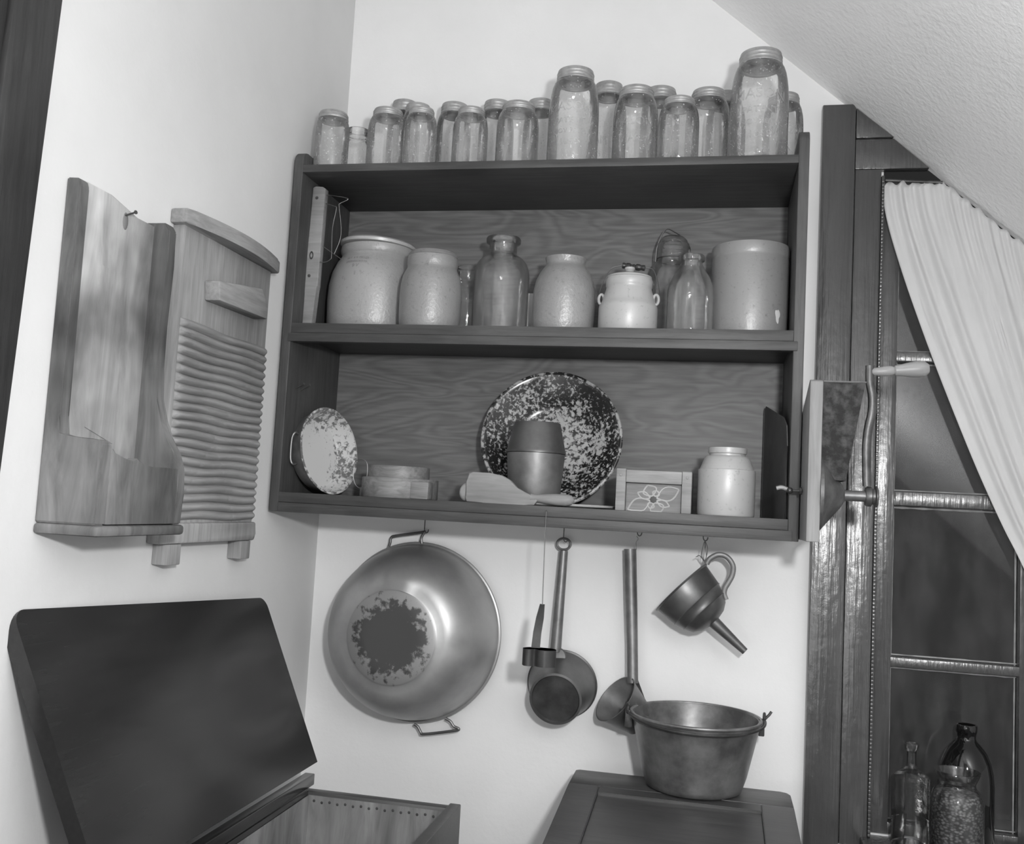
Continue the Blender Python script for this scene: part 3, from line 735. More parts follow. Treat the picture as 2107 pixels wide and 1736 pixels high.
out = [Q(u, v) for u, v in ((966, 966), (975, 965), (1010, 967), (1035, 972), (1052, 982), (1066, 998), (1080, 1010), (1098, 1018), (1110, 1020))]
low = [Q(u, v) for u, v in ((1100, 1034), (1080, 1040), (1040, 1040), (1000, 1038), (961, 1033), (959, 1015), (962, 985))]
bm = BM(); prism(bm, [(p.x, max(p.z - .006, G)) for p in out + low], 'y', y - .007, y + .007, .003); obj('blade', bm, 'paddle_wood', t)
bm = BM(); hp = [(1092, 1026), (1105, 1027), (1120, 1028), (1145, 1030), (1165, 1031), (1176, 1031), (1181, 1031)]
tube(bm, [Q(*p) + Vector((0, 0, .002)) for p in hp], .01, 14, radii=[.0085, .0075, .0095, .0118, .012, .0095, .004]); obj('handle', bm, 'paddle_wood', t)
# butter mould box with carved flower
y = -.262
a, b = at(1266, 1030, 'y', y), at(1422, 1030, 'y', y); zt = at(1340, 967, 'y', y).z
x0, x1 = a.x, b.x
t = thing('butter_mould', 'small wooden box mould with carved flower on its inset face', 'mould', ((x0 + x1) / 2, y, G))
for nm, aa, bb in (('side_board', (x0, y, G), (x0 + .019, y + .11, zt + .001)), ('side_board', (x1 - .019, y, G), (x1, y + .11, zt)), ('top_board', (x0 + .0195, y, zt - .026), (x1 - .0195, y + .11, zt - .001)), ('bottom_board', (x0 + .0195, y + .03, G), (x1 - .0195, y + .11, G + .012))):
    bm = BM(); box(bm, aa, bb, .0012); obj(nm, bm, 'box_wood', t)
u0, u1, v0, v1 = x0 + .020, x1 - .020, G, zt - .027
yf = y + .009
bm = BM(); box(bm, (u0, yf + .003, v0 + .0), (u1, yf + .012, v1)); pb = obj('print_panel', bm, 'drum_wood', t, smooth=False)
bm = BM(); mx, mz = (u0 + u1) / 2, v0 + (v1 - v0) * .44; ww = (u1 - u0) / 2; hh = (v1 - v0) * .55
for ang in range(8):
    a = ang * PI / 4 + .42; L_ = (.97 if ang % 2 == 0 else .62)
    ex, ez = math.cos(a), math.sin(a); k = min(ww * .95 / max(abs(ex), 1e-6), hh * .95 / max(abs(ez), 1e-6)) * L_
    for s in (-1, 1):
        pts = []
        for i in range(9):
            q = i / 8; off = s * .0115 * math.sin(PI * q) * (1.2 if ang % 2 == 0 else .6)
            px = mx + ex * (.007 + (k - .007) * q) - ez * off; pz = mz + ez * (.007 + (k - .007) * q) + ex * off
            pts.append((min(max(px, u0 + .001), u1 - .001), yf + .003, min(max(pz, v0 + .001), v1 - .001)))
        tube(bm, pts, .0018, 6)
obj('carved_flower', bm, 'carved_pale', t)
bm = BM(); lathe(bm, [(0, .003), (.004, .0028), (.0068, .0015), (.007, 0), (0, 0)], 20, frame((mx, yf + .0035, mz), (0, -1, 0))); obj('carved_centre', bm, 'old_wood_dark', t)
for xx in (x0 + .009, x1 - .009):
    bm = BM(); lathe(bm, [(0, 0), (.003, 0), (.002, .001), (0, .0012)], 12, frame((xx, y - .0001, zt - .012), (0, -1, 0))); obj('peg', bm, 'box_wood', t)
# white stoneware bottle jar
vessel('white_stoneware_jar', 'glossy white stoneware jar with narrow collar, right on the bottom shelf', 'jar', 1434, 1555, 1010, 920, -.225, G,
  [(0, 0), (.97, 0), (1, .02), (1, .66), (.99, .675), (.95, .68), (.93, .70), (.80, .84), (.73, .875), (.62, .885), (.62, .91), (.67, .92), (.68, .95), (.67, 1.0), (.60, 1.0), (.58, .95)], 'stone_white')
# dark tin leaning at right
a = at(1574, 838, 'y', -.21); b_ = at(1614, 872, 'y', -.262)
t = thing('baking_tin', 'dark shallow baking tin stood on its edge against the right side of the shelf', 'baking tin', (1.01, -.17, G))
x0 = at(1567, 1060, 'y', -.25).x
bm = BM()
# seen from its inner face; front edge low, back edge high, one corner cut
def TP(y_, z_): return Vector((1.022 + (-.03 - y_) * .135, y_, z_))
pl = [(-.275, G), (-.03, G), (-.03, G + .236), (-.045, G + .240), (-.235, G + .198), (-.265, G + .18), (-.276, G + .14)]
bm = BM(); va = [bm.verts.new(TP(*p)) for p in pl]; vb = [bm.verts.new(TP(*p) + Vector((.0012, 0, 0))) for p in pl]
bm.faces.new(va); bm.faces.new(vb[::-1])
for i in range(len(pl)): bm.faces.new((va[i], va[(i + 1) % len(pl)], vb[(i + 1) % len(pl)], vb[i]))
obj('tin_sheet', bm, 'iron_flat', t, smooth=False)
bm = BM(); tube(bm, [TP(*p) + Vector((.0006, 0, .0012 if p[1] == G else 0)) for p in pl], .0014, 8, closed=True); obj('rolled_edge', bm, 'iron_flat', t)

# ------------------------------------------------------------------ wall mill screwed to the cabinet's right side
XB0, XB1 = 1.0815, 1.1040
t = thing('wall_mill', 'hand cranked grinder with tin hopper and iron cone on a pale board beside the shelf', 'grinder', (XB0, -.36, 0))
bm = BM(); prism(bm, [(-.425, .004), (-.425, .288), (-.415, .292), (-.23, .235), (-.23, .004)], 'x', XB0, XB1, .002); obj('mounting_board', bm, 'mill_board', t)
yc = -.365
hA, hB = at(1690, 792, 'y', yc), at(1773, 794, 'y', yc); hC = at(1731, 990, 'y', yc)
bm = BM()
dw = .048
def quad_ring(x0, x1, y0, y1, z): return [bm.verts.new(p) for p in ((x0, y0, z), (x1, y0, z), (x1, y1, z), (x0, y1, z))]
zt, zb_ = hB.z, hC.z
r1 = quad_ring(XB1 + .001, hB.x, yc - dw, yc + dw, zt); r2 = quad_ring(XB1 + .001, hC.x + .004, yc - .03, yc + .03, zb_)
for i in range(4): bm.faces.new((r1[i], r1[(i + 1) % 4], r2[(i + 1) % 4], r2[i]))
bmesh.ops.solidify(bm, geom=bm.faces[:], thickness=.0015)
hop = obj('hopper', bm, 'iron_rust', t, smooth=False)
bm = BM(); tube(bm, [(XB1 + .001, yc - dw - .001, zt), (hB.x, yc - dw - .001, zt), (hB.x, yc + dw, zt)], .0016, 6); obj('hopper_rim', bm, 'tin', hop)
ax0 = at(1737, 1019, 'y', yc); axz = ax0.z
rb = (at(1690, 942, 'y', yc).z - at(1690, 1090, 'y', yc).z) / 2; 
bm = BM(); lathe(bm, [(0, 0), (rb, 0), (rb, .006), (rb * .34, ax0.x - XB1 - .006), (rb * .17, ax0.x - XB1), (0, ax0.x - XB1)], 48, frame((XB1, yc, axz), (1, 0, 0)))
obj('grinding_cone', bm, 'iron_cone', t)
s1, s2, s3 = at(1735, 1019, 'y', yc).x, at(1780, 1019, 'y', yc).x, at(1806, 1019, 'y', yc).x
bm = BM(); lathe(bm, [(0, 0), (.0098, 0), (.0098, s2 - s1), (0, s2 - s1)], 24, frame((s1, yc, axz), (1, 0, 0))); obj('shaft', bm, 'tin', t)
bm = BM(); lathe(bm, [(0, 0), (.016, 0), (.018, .004), (.018, .010), (.014, .012), (.014, .016), (.019, .018), (.019, s3 - s2 - .002), (.017, s3 - s2), (0, s3 - s2)], 28, frame((s2, yc, axz), (1, 0, 0))); obj('shaft_hub', bm, 'tin_dark', t)
bm = BM(); ya = yc - .006
arm = [at(u, v, 'y', ya) for u, v in ((1784, 1000), (1783, 960), (1783, 915), (1787, 880), (1794, 848), (1795, 815), (1790, 785), (1790, 752))]
tube(bm, spline(arm, 6), .0078, 10, flat=(1, .6)); arm_o = obj('crank_arm', bm, 'iron', t)
g0, g1 = at(1794, 765, 'y', ya), at(1913, 758, 'y', ya); L_ = (g1 - g0).length
bm = BM(); hp = [(0, 0), (.0045, 0), (.007, .004), (.0075, L_ * .12), (.0092, L_ * .22), (.0088, L_ * .34), (.0068, L_ * .385), (.0092, L_ * .41), (.0105, L_ * .5), (.0135, L_ * .66), (.0148, L_ * .8), (.0135, L_ * .92), (.008, L_ * .985), (0, L_)]
lathe(bm, hp, 28, frame(g0, g1 - g0)); obj('crank_handle', bm, 'handle_wood', t)
bz = at(1625, 1009, 'y', -.335)
bm = BM(); tube(bm, [(XB0 + .001, -.335, bz.z), (bz.x - .008, -.335, bz.z)], .0028, 10)
lathe(bm, [(0, 0), (.007, 0), (.007, .004), (0, .004)], 8, frame((XB0 - .006, -.335, bz.z), (1, 0, 0)))
bmesh.ops.create_uvsphere(bm, u_segments=16, v_segments=10, radius=.0062, matrix=Matrix.Translation((bz.x, -.335, bz.z)))
obj('clamp_bolt', bm, 'iron', t)
bm = BM(); tube(bm, spline([(bz.x - .003, -.335, bz.z + .001), (bz.x - .014, -.335, bz.z + .005), (bz.x - .024, -.335, bz.z + .003)], 4), .004, 8, flat=(.6, 1.3)); obj('wing_nut', bm, 'iron', t)

# ------------------------------------------------------------------ things hanging under the cabinet
# big brass pan
rc = at(856, 1298, 'y', -.022); R2 = .200; n = Vector((-.05, -1, .02)).normalized()
t = thing('preserving_pan', 'large round brass preserving pan hung bottom outward under the shelf', 'pan', (rc.x, rc.y, rc.z))
mt = frame(rc, n, Vector((-.15, 0, 1)))
dp = .158; rb_ = .106
prof = [(R2 - .004, .0), (R2, .002), (R2 - .001, .006)]
for i in range(1, 15):
    q = i / 14; ang = q * PI / 2
    rr_ = rb_ + (R2 - .003 - rb_) * math.cos(ang) ** .9 if i < 14 else rb_
    prof.append((rr_, .006 + (dp - .008) * math.sin(ang) ** 1.25))
prof += [(rb_ - .004, dp)]
bm = BM(); lathe(bm, prof, 96, mt)
# dents
for du, dv, dr, dd in ((962, 1330, .022, .006), (800, 1185, .02, .006), (850, 1200, .024, -.006)):
    p = at(du, dv, 'y', -.13)
    for v in bm.verts:
        d = Vector((v.co.x - p.x, 0, v.co.z - p.z)).length
        if d < dr * 2: v.co -= n * dd * math.exp(-(d / dr) ** 2 * 1.5)
obj('pan_bowl', bm, 'brass', t, ang=60)
bm = BM(); lathe(bm, [(rb_ - .003, dp - .001), (rb_ - .008, dp + .0015), (rb_ * .5, dp - .001), (0, dp - .002)], 72, mt)
obj('pan_bottom', bm, 'worn', t, loc=rc + n * dp)
bm = BM(); tube(bm, [mt @ Vector((R2 * math.cos(a), R2 * math.sin(a), .002)) for a in [2 * PI * i / 90 for i in range(90)]], .0045, 8, closed=True); obj('rolled_rim', bm, 'brass', t)
yh = -.028
bm = BM(); tube(bm, spline([at(u, v, 'y', yh) for u, v in ((800, 1124), (803, 1116), (805, 1106), (815, 1102), (868, 1095), (874, 1093), (870, 1100), (867, 1108), (868, 1118))], 5), .0032, 8); obj('handle', bm, 'tin_dark', t)
bm = BM(); tube(bm, spline([at(u, v, 'y', yh - .004) for u, v in ((852, 1489), (860, 1495), (866, 1506), (874, 1510), (935, 1503), (944, 1499), (934, 1494), (927, 1484), (917, 1478))], 5), .0032, 8); obj('handle', bm, 'tin_dark', t)
hk = at(874, 1094, 'y', yh); hook(hk.x - .001, yh, hk.z - .006)

# tin saucepan dipper
y0 = -.006; n = Vector((.0, -1, -.20)).normalized()
rc = at(1157, 1406, 'y', -.012); R3 = .077
t = thing('long_handled_saucepan', 'tin dipper pan with long tube handle and ring hanging from a hook, base facing out', 'saucepan', tuple(rc))
mt = frame(rc, n); d3 = .092; r3 = .054
bm = BM(); lathe(bm, [(R3 - .002, 0), (R3 + .002, .001), (R3 + .002, .004), (R3 - .001, .006), (r3 + .002, d3 - .004), (r3 + .003, d3), (r3 - .002, d3 + .001)], 64, mt); obj('pan_wall', bm, 'tin_dark', t)
bm = BM(); lathe(bm, [(r3 - .001, d3 + .001), (r3 - .004, d3 - .003), (0, d3 - .003)], 48, mt); obj('pan_base', bm, 'tin_base', t)
ya = -.035
ha, hb = at(1160, 1133, 'y', -.03), at(1143, 1340, 'y', -.045)
bm = BM(); tube(bm, [ha, ha.lerp(hb, .5), hb], .012, 20, radii=[.0098, .0112, .0125]); obj('tube_handle', bm, 'tin', t)
bm = BM(); pb_ = at(1150, 1352, 'y', -.052); lathe(bm, [(0, .004), (.014, .003), (.017, 0)], 24, frame(pb_, (0, -1, .35)) @ Matrix.Diagonal((1.2, 1, 1, 1))); obj('handle_bracket', bm, 'tin', t)
bm = BM(); q = at(1160, 1120, 'y', -.03)
tube(bm, [q + Vector((.0155 * math.cos(a), 0, .0125 * math.sin(a) + .001)) for a in [2 * PI * i / 24 for i in range(24)]], .0028, 8, closed=True); obj('hanging_ring', bm, 'tin', t)
hook(q.x - .001, -.03, q.z + .002)

# strap handled cutter on a long wire
y0 = -.30
t = thing('strap_handled_cutter', 'small tin cutter with strap handle dangling on a long wire from the shelf edge', 'cutter', tuple(at(1110, 1345, 'y', y0)))
bm = BM(); tube(bm, [at(1124, 1052, 'y', y0), at(1121, 1110, 'y', y0), at(1116, 1244, 'y', y0)], .0009, 6)
tube(bm, [at(1124, 1053, 'y', y0), at(1124, 1050, 'y', y0 + .010)], .0009, 6); obj('hanging_wire', bm, 'wire', t)
bm = BM(); ls = [((1111, 1242), (1121, 1243)), ((1103, 1270), (1119, 1272)), ((1097, 1300), (1114, 1302)), ((1093, 1332), (1111, 1333))]
rows = []
for k, (a, b) in enumerate(ls):
    yy = y0 + (.0, .004, .006, .002)[k]; rows.append((bm.verts.new(at(*a, 'y', yy)), bm.verts.new(at(*b, 'y', yy + .001))))
for (a, b), (c_, d_) in zip(rows, rows[1:]): bm.faces.new((a, b, d_, c_))
bmesh.ops.solidify(bm, geom=bm.faces[:], thickness=.0014); obj('strap_handle', bm, 'tin_dark', t)
zt_, zb2 = at(1100, 1334, 'y', y0).z, at(1100, 1369, 'y', y0).z
path = [(1075, 0), (1081, -.012), (1092, -.014), (1101, -.006), (1110, -.014), (1124, -.017), (1137, -.010), (1144, .002), (1137, .016), (1120, .022), (1100, .020), (1084, .014)]
pp = [Vector((at(u, 1350, 'y', y0).x, y0 + dy, 0)) for u, dy in path]
pp = spline(pp + [pp[0]], 4)[:-1]
bm = BM(); lo_v = [bm.verts.new((p.x, p.y, zb2)) for p in pp]; hi_v = [bm.verts.new((p.x, p.y, zt_)) for p in pp]
for i in range(len(pp)): bm.faces.new((lo_v[i], lo_v[(i + 1) % len(pp)], hi_v[(i + 1) % len(pp)], hi_v[i]))
bm.faces.new(hi_v)
bmesh.ops.solidify(bm, geom=bm.faces[:], thickness=.0008); obj('cutter_band', bm, 'tin_dark', t)

# long ladle with conical cup
y0 = -.05
n = Vector((-.66, -.42, .60)).normalized()
oc = at(1266, 1437, 'y', -.075)
t = thing('long_handled_ladle', 'tin ladle with long tube handle and tilted conical cup hanging behind the copper kettle', 'ladle', tuple(oc))
R4 = .056; mt = frame(oc, n)
bm = BM(); lathe(bm, [(0, -.078), (.034, -.078), (.036, -.076), (R4 - .001, -.002), (R4 + .001, 0), (R4 - .0015, .0005), (.034, -.072), (0, -.074)], 48, mt); obj('ladle_cup', bm, 'tin', t)
bm = BM(); tube(bm, [at(1296.5, 1129, 'y', -.035), at(1299, 1240, 'y', -.039), at(1301, 1325, 'y', -.045), at(1302, 1405, 'y', -.055)], .0135, 20, radii=[.0138, .0133, .0120, .0118]); obj('tube_handle', bm, 'tin', t)
bm = BM(); pts = [at(1296, 1398, 'y', -.056), at(1312, 1396, 'y', -.056), at(1328, 1440, 'y', -.04), at(1334, 1456, 'y', -.035), at(1318, 1436, 'y', -.045)]
f_ = [bm.verts.new(p) for p in pts]; bm.faces.new(f_); bmesh.ops.solidify(bm, geom=bm.faces[:], thickness=.0015); obj('handle_bracket', bm, 'tin', t)
bm = BM(); q = at(1309, 1116, 'y', -.035); tube(bm, spline([at(1309, 1131, 'y', -.035), q, at(1313, 1108, 'y', -.035), at(1310, 1103, 'y', -.035)], 4), .0009, 6); obj('wire_loop', bm, 'wire', t)
hook(at(1311, 1105, 'y', -.035).x, -.035, at(1311, 1105, 'y', -.035).z - .001)

# funnel with handle
y0 = -.075
a, b = at(1454, 1163, 'y', y0), at(1351, 1253, 'y', y0); oc = (a + b) / 2; R5 = (a - b).length / 2
tip = at(1533, 1340, 'y', y0 - .01); n = (tip - oc).normalized()
n = Vector((at(1468, 1278, 'y', y0) - oc)).normalized(); n = (n + Vector((0, -.10, 0))).normalized()
t = thing('tin_funnel', 'tin jar funnel with curved strap handle hanging tilted from a wire', 'funnel', tuple(oc))
mt = frame(oc, n); d5 = .098
bm = BM(); lathe(bm, [(R5 + .003, -.001), (R5 + .001, .002), (R5 - .001, .003), (R5 * .90, .045), (R5 * .915, .047), (R5 * .88, .049), (R5 * .80, .066), (R5 * .815, .068), (R5 * .78, .070), (R5 * .66, .084), (R5 * .45, .094), (R5 * .2, d5), (R5 * .19, d5 - .002), (R5 * .6, .080), (R5 * .75, .066), (R5 * .87, .045), (R5 - .004, .004)], 56, mt); obj('funnel_bowl', bm, 'tin_dark', t, ang=50)
bm = BM(); s0 = at(1468, 1278, 'y', y0 - .006); s0 = oc + n * (d5 - .004) ; lathe(bm, [(.0135, 0), (.0075, (tip - s0).length), (.0065, (tip - s0).length), (.0125, 0)], 28, frame(s0, tip - s0), closed=True); obj('spout', bm, 'tin_dark', t)
bm = BM(); hp = spline([at(u, v, 'y', y0 - .01) for u, v in ((1454, 1160), (1461, 1149), (1478, 1141), (1496, 1146), (1508, 1163), (1507, 1182), (1499, 1198), (1492, 1210), (1490, 1222), (1494, 1234))], 5)
tube(bm, hp, .0065, 10, flat=(.28, .9)); obj('strap_handle', bm, 'tin_dark', t)
bm = BM(); q = at(1449, 1155, 'y', y0 + .004)
for dx, dy in ((0, 0), (.004, .003)):
    tube(bm, spline([q, q + Vector((-.006 + dx, dy, .012)), q + Vector((-.004 + dx, dy, .03)), q + Vector((0, 0, .043)), q + Vector((.006 - dx, dy, .028)), q + Vector((.004, dy, .01)), q], 5), .0008, 6)
tube(bm, spline([q, q + Vector((-.010, 0, .012)), q + Vector((-.018, 0, .008)), ], 4), .0008, 6)
obj('hanging_wire', bm, 'wire', t)
hook(q.x - .004, y0 + .004, q.z + .040)

# ------------------------------------------------------------------ left wall: wooden box and washboard
X0 = XL + .0005
t = thing('wooden_wall_box', 'old weathered wooden wall box with tall back and low front, hung on the left wall', 'wall box', (X0, -.89, 0))
YL, YR, ZTp, ZBt = -1.006, -.785, .472, -.028
bm = BM(); prism(bm, [(YL + .022, ZBt + .01), (YR - .022, ZBt + .01), (YR - .022, ZTp - .01), (YR - .07, ZTp - .012), (YL + .08, ZTp + .004), (YL + .022, ZTp + .004)], 'x', X0, X0 + .018, .001)
back = obj('back_panel', bm, 'old_panel', t)
def side_prof(left):
    if left: return [(X0, ZBt + .008), (.088, ZBt + .008), (.089, .094), (.085, .099), (.030, .101), (.0175, .104), (.016, .13), (.0155, ZTp - .008), (.012, ZTp + .003), (X0, ZTp + .004)]
    return [(X0, ZBt + .008), (.088, ZBt + .008), (.090, .03), (.089, .066), (.080, .092), (.062, .118), (.048, .145), (.040, .18), (.036, .23), (.035, .30), (.038, .40), (.038, ZTp - .016), (.030, ZTp - .004), (X0, ZTp - .004)]
for y0_, y1_, lf in ((YL, YL + .022, True), (YR - .022, YR, False)):
    bm = BM(); va = [bm.verts.new((x, y0_, z)) for x, z in side_prof(lf)]; vb = [bm.verts.new((x, y1_, z)) for x, z in side_prof(lf)]
    fs = [bm.faces.new(va), bm.faces.new(vb[::-1])]
    for i in range(len(va)): fs.append(bm.faces.new((va[i], va[(i + 1) % len(va)], vb[(i + 1) % len(va)], vb[i])))
    bmesh.ops.bevel(bm, geom=list({e_ for f in fs for e_ in f.edges}), offset=.002, segments=2, affect='EDGES')
    obj('side_board', bm, 'old_wood_dark', t)
bm = BM()
prism(bm, [(YL + .0225, ZBt + .009), (YR - .0225, ZBt + .009), (YR - .0225, .068), (YR - .06, .068), (YR - .095, .066), (YL + .10, .070), (YL + .085, .078), (YL + .078, .071), (YL + .05, .077), (YL + .03, .081), (YL + .0225, .090)], 'x', .074, .0895, .0012)
obj('front_board', bm, 'old_wood_dark', t)
bm = BM(); box(bm, (X0, YL - .003, ZBt - .008), (.095, YR + .002, ZBt + .0075), .005); obj('bottom_board', bm, 'old_wood_dark', t)
bm = BM(); prism(bm, [(YL + .065, .12), (YL + .135, .10), (YL + .135, .36), (YL + .068, .365)], 'x', X0 + .0182, X0 + .0194); obj('patch', bm, 'old_panel', t, smooth=False)
kp = at(260, 455, 'x', .012)
bm = BM(); lathe(bm, [(0, 0), (.007, 0), (.005, .001), (0, .0012)], 14, frame((X0 + .0182, kp.y, kp.z), (1, 0, 0)) @ Matrix.Diagonal((2, 1, 1, 1))); obj('worn_hole', bm, 'old_wood_dark', t)
bm = BM(); a = Vector((X0 + .016, kp.y - .002, kp.z + .008)); tube(bm, [a, a + Vector((.022, -.004, .004))], .0014, 6); tube(bm, [a + Vector((.022, -.004, .004)), a + Vector((.0235, -.0043, .0043))], .0032, 8); obj('nail', bm, 'nail_dark', t)

# washboard
t = thing('wooden_washboard', 'pale wooden washboard with carved ridges and curved top rail on the left wall', 'washboard', (X0, -.56, 0))
YA, YB = -.725, -.391; xt = .014
bm = BM()
zr0, zr1 = -.018, .330
prism(bm, [(YA, -.055), (YB - .004, -.055), (YB, .0), (YB, .49), (YA, .49)], 'x', X0, xt, .001); obj('board', bm, 'pale_wood', t)
bm = BM(); rows = []; nr = 22; NR = nr * 10; NC = 64
for j in range(NR + 1):
    z = zr1 + (zr0 - zr1) * j / NR; ph = (j / 10) % 1.0
    row = []
    for i in range(NC + 1):
        s = i / NC; y_ = YA + .010 + (YB - YA - .010) * s
        hgt = .0085 * (math.sin(PI * ph) ** .8 if 0 < ph < 1 else 0)
        edge_ = min(1, s / .035, (1 - s) / .02); hgt *= max(0, edge_) ** .5
        tz = j / NR
        for (a0, a1) in ((.04, .72), (.97, .02)):
            d = abs(s - (a0 + (a1 - a0) * tz)); 
            if d < .012: hgt *= .72 + .28 * d / .012
        row.append(bm.verts.new((xt + .0005 + hgt, y_, z + .0016 * math.sin(s * 9 + j * .05))))
    rows.append(row)
for a, b in zip(rows, rows[1:]):
    for i in range(NC): bm.faces.new((a[i], a[i + 1], b[i + 1], b[i]))
obj('ridges', bm, 'pale_wood_y', t, ang=60)
# curved top rail
bm = BM(); n_ = 16
f_ = []; bk = []
for i in range(n_ + 1):
    s = i / n_; y_ = YA - .012 + (YB - YA + .03) * s; f_.append((.018 + .030 * math.sin(PI * (s * .86 + .07)) , y_))
pts = [(X0, f_[0][1])] + f_ + [(X0, f_[-1][1])]
prism(bm, pts, 'z', .490, .516, .004); obj('top_rail', bm, 'pale_wood_y', t)
bm = BM(); prism(bm, [(YA - .002, -.058), (YB - .002, -.058), (YB - .0, -.045), (YB, -.022), (YA, -.022)], 'x', X0, .024, .004); obj('bottom_rail', bm, 'pale_wood', t)
for y0_, y1_ in ((YA + .02, YA + .062), (YB - .052, YB - .014)):
    bm = BM(); box(bm, (X0, y0_, -.094), (.022, y1_, -.0585), .002); obj('foot', bm, 'pale_wood', t)
ba = [at(u, v, 'x', .045) for u, v in ((453, 577), (541, 594), (553, 631), (551, 657), (453, 618))]
bm = BM(); prism(bm, [(p.y, p.z) for p in ba], 'x', xt, .045, .003); obj('block', bm, 'pale_wood_y', t)
q = at(497, 514, 'x', xt); bm = BM(); lathe(bm, [(0, .001), (.0035, .001), (.004, 0)], 12, frame((xt, q.y, q.z), (1, 0, 0))); obj('peg_hole', bm, 'nail_dark', t)

# ------------------------------------------------------------------ chest with its lid up
BX0, BX1, BY0, BY1, BZ = .140, .466, -1.02, -.335, -.538
t = thing('zinc_lined_chest', 'dark wooden chest lined with nailed zinc, its glossy lid thrown back to the left', 'chest', (.30, -.68, FL))
wt = .022
for nm, a, b in (('back_wall', (BX0, BY1 - wt, FL + .06), (BX1 - wt - .0005, BY1, BZ - .004)), ('front_wall', (BX0, BY0, FL + .06), (BX1 - wt - .0005, BY0 + wt, BZ)), ('right_wall', (BX1 - wt, BY0, FL + .06), (BX1, BY1, BZ)), ('left_wall', (BX0, BY0 + wt + .0005, FL + .06), (BX0 + wt, BY1 - wt - .0005, BZ)), ('chest_floor', (BX0 + wt, BY0 + wt, FL + .06), (BX1 - wt, BY1 - wt, FL + .08))):
    bm = BM(); box(bm, a, b, .002); obj(nm, bm, 'desk_wood' if nm != 'left_wall' else 'black_wood', t)
for x_ in (BX0 + .02, BX1 - .02):
    for y_ in (BY0 + .02, BY1 - .02):
        bm = BM(); box(bm, (x_ - .02, y_ - .02, FL), (x_ + .02, y_ + .02, FL + .06), .003); obj('foot', bm, 'desk_wood', t)
ix0, ix1, iy0, iy1 = BX0 + wt + .001, BX1 - wt - .001, BY0 + wt + .001, BY1 - wt - .001
bm = BM(); zt_ = BZ - .010
for a, b in (((ix0, iy1 - .001, FL + .09), (ix1, iy1, zt_)), ((ix1 - .001, iy0, FL + .09), (ix1, iy1, zt_)), ((ix0, iy0, FL + .09), (ix0 + .001, iy1, zt_)), ((ix0, iy0, FL + .09), (ix1, iy0 + .001, zt_)), ((ix0, iy0, FL + .09), (ix1, iy1, FL + .091))): box(bm, a, b)
lin = obj('zinc_lining', bm, 'zinc_sheet', t, smooth=False)
for i in range(17):
    bm = BM(); xx = ix0 + .012 + (ix1 - ix0 - .02) * i / 16; lathe(bm, [(0, .0012), (.0022, .0008), (.0028, 0)], 10, frame((xx, iy1 - .001, zt_ - .010 - .002 * (i % 2)), (0, -1, 0))); obj('nail', bm, 'nail_dark', lin)
# hinge rail and the lid
bm = BM(); box(bm, (BX0 + .001, BY0, BZ + .002), (BX0 + .022, BY1 + .004, BZ + .024), .002); obj('hinge_rail', bm, 'black_wood', t)
PB = Vector((.167, -.335, -.490)); PT = Vector((.028, -.335, -.176)); PTf = at(12, 1250, 'x', .006); 
dU = (PT - PB); W2 = dU.length; dU.normalize(); dV = Vector((0, -1, 0)); nn = dU.cross(dV).normalized()
if nn.x < 0: nn = -nn
LL = .70; th = .024; rc_ = .022
bm = BM(); pts = [(0, 0), (LL, 0)]
pts += [(LL - rc_ + rc_ * math.cos(a), W2 - rc_ + rc_ * math.sin(a)) for a in [PI / 2 * i / 6 for i in range(7)]]
pts += [(rc_ + rc_ * math.cos(a), W2 - rc_ + rc_ * math.sin(a)) for a in [PI / 2 + PI / 2 * i / 6 for i in range(7)]]
va, vb = [], []
for s, h_ in pts:
    lift = .040 * (s / LL) * (h_ / W2)
    p = PB + dV * s + dU * (h_ + lift) + Vector((-.018 * (s / LL) * (h_ / W2), 0, 0)); va.append(bm.verts.new(p)); vb.append(bm.verts.new(p - nn * th))
bm.faces.new(va); bm.faces.new(vb[::-1])
for i in range(len(va)): bm.faces.new((va[i], va[(i + 1) % len(va)], vb[(i + 1) % len(va)], vb[i]))
obj('lid', bm, 'black_wood', t)

# ------------------------------------------------------------------ cabinet under the kettle
DZ = -.510
t = thing('wooden_cabinet', 'brown wooden cabinet with panelled sloping lid below the copper kettle', 'cabinet', (.87, -.33, FL))
DX0, DX1, DY1, DYm, DY0 = .655, 1.093, -.098, -.205, -.56
zs = DZ - .028
bm = BM(); prism(bm, [(DX0, DYm), (DX1, DYm), (DX1, DY1 - .02), (DX1 - .006, DY1 - .006), (DX1 - .02, DY1), (DX0 + .008, DY1), (DX0, DY1 - .006)], 'z', DZ - .022, DZ, .002); obj('top_rail', bm, 'desk_wood', t)
sl = lambda y_: DZ - (DYm - y_) * (.028 / (DYm - DY0))
def slab(x0, x1, y0, y1, dz, th_, nm):
    bm = BM(); vs_ = []
    for x in (x0, x1):
        for y in (y0, y1):
            for z in (sl(y) + dz - th_, sl(y) + dz): vs_.append(bm.verts.new((x, y, z)))
    for f in ((0, 1, 3, 2), (4, 6, 7, 5), (0, 4, 5, 1), (2, 3, 7, 6), (1, 5, 7, 3), (0, 2, 6, 4)): bm.faces.new([vs_[i] for i in f])
    bmesh.ops.bevel(bm, geom=bm.edges[:], offset=.0015, segments=2, affect='EDGES')
    return obj(nm, bm, 'desk_wood', t)
slab(DX0, DX0 + .062, DY0, DYm - .0008, 0, .02, 'lid_stile'); slab(DX1 - .062, DX1, DY0, DYm - .0008, 0, .02, 'lid_stile')
slab(DX0 + .0625, DX1 - .0625, DYm - .036, DYm - .001, 0, .02, 'lid_rail'); slab(DX0 + .0625, DX1 - .0625, DY0, DY0 + .05, 0, .02, 'lid_rail')
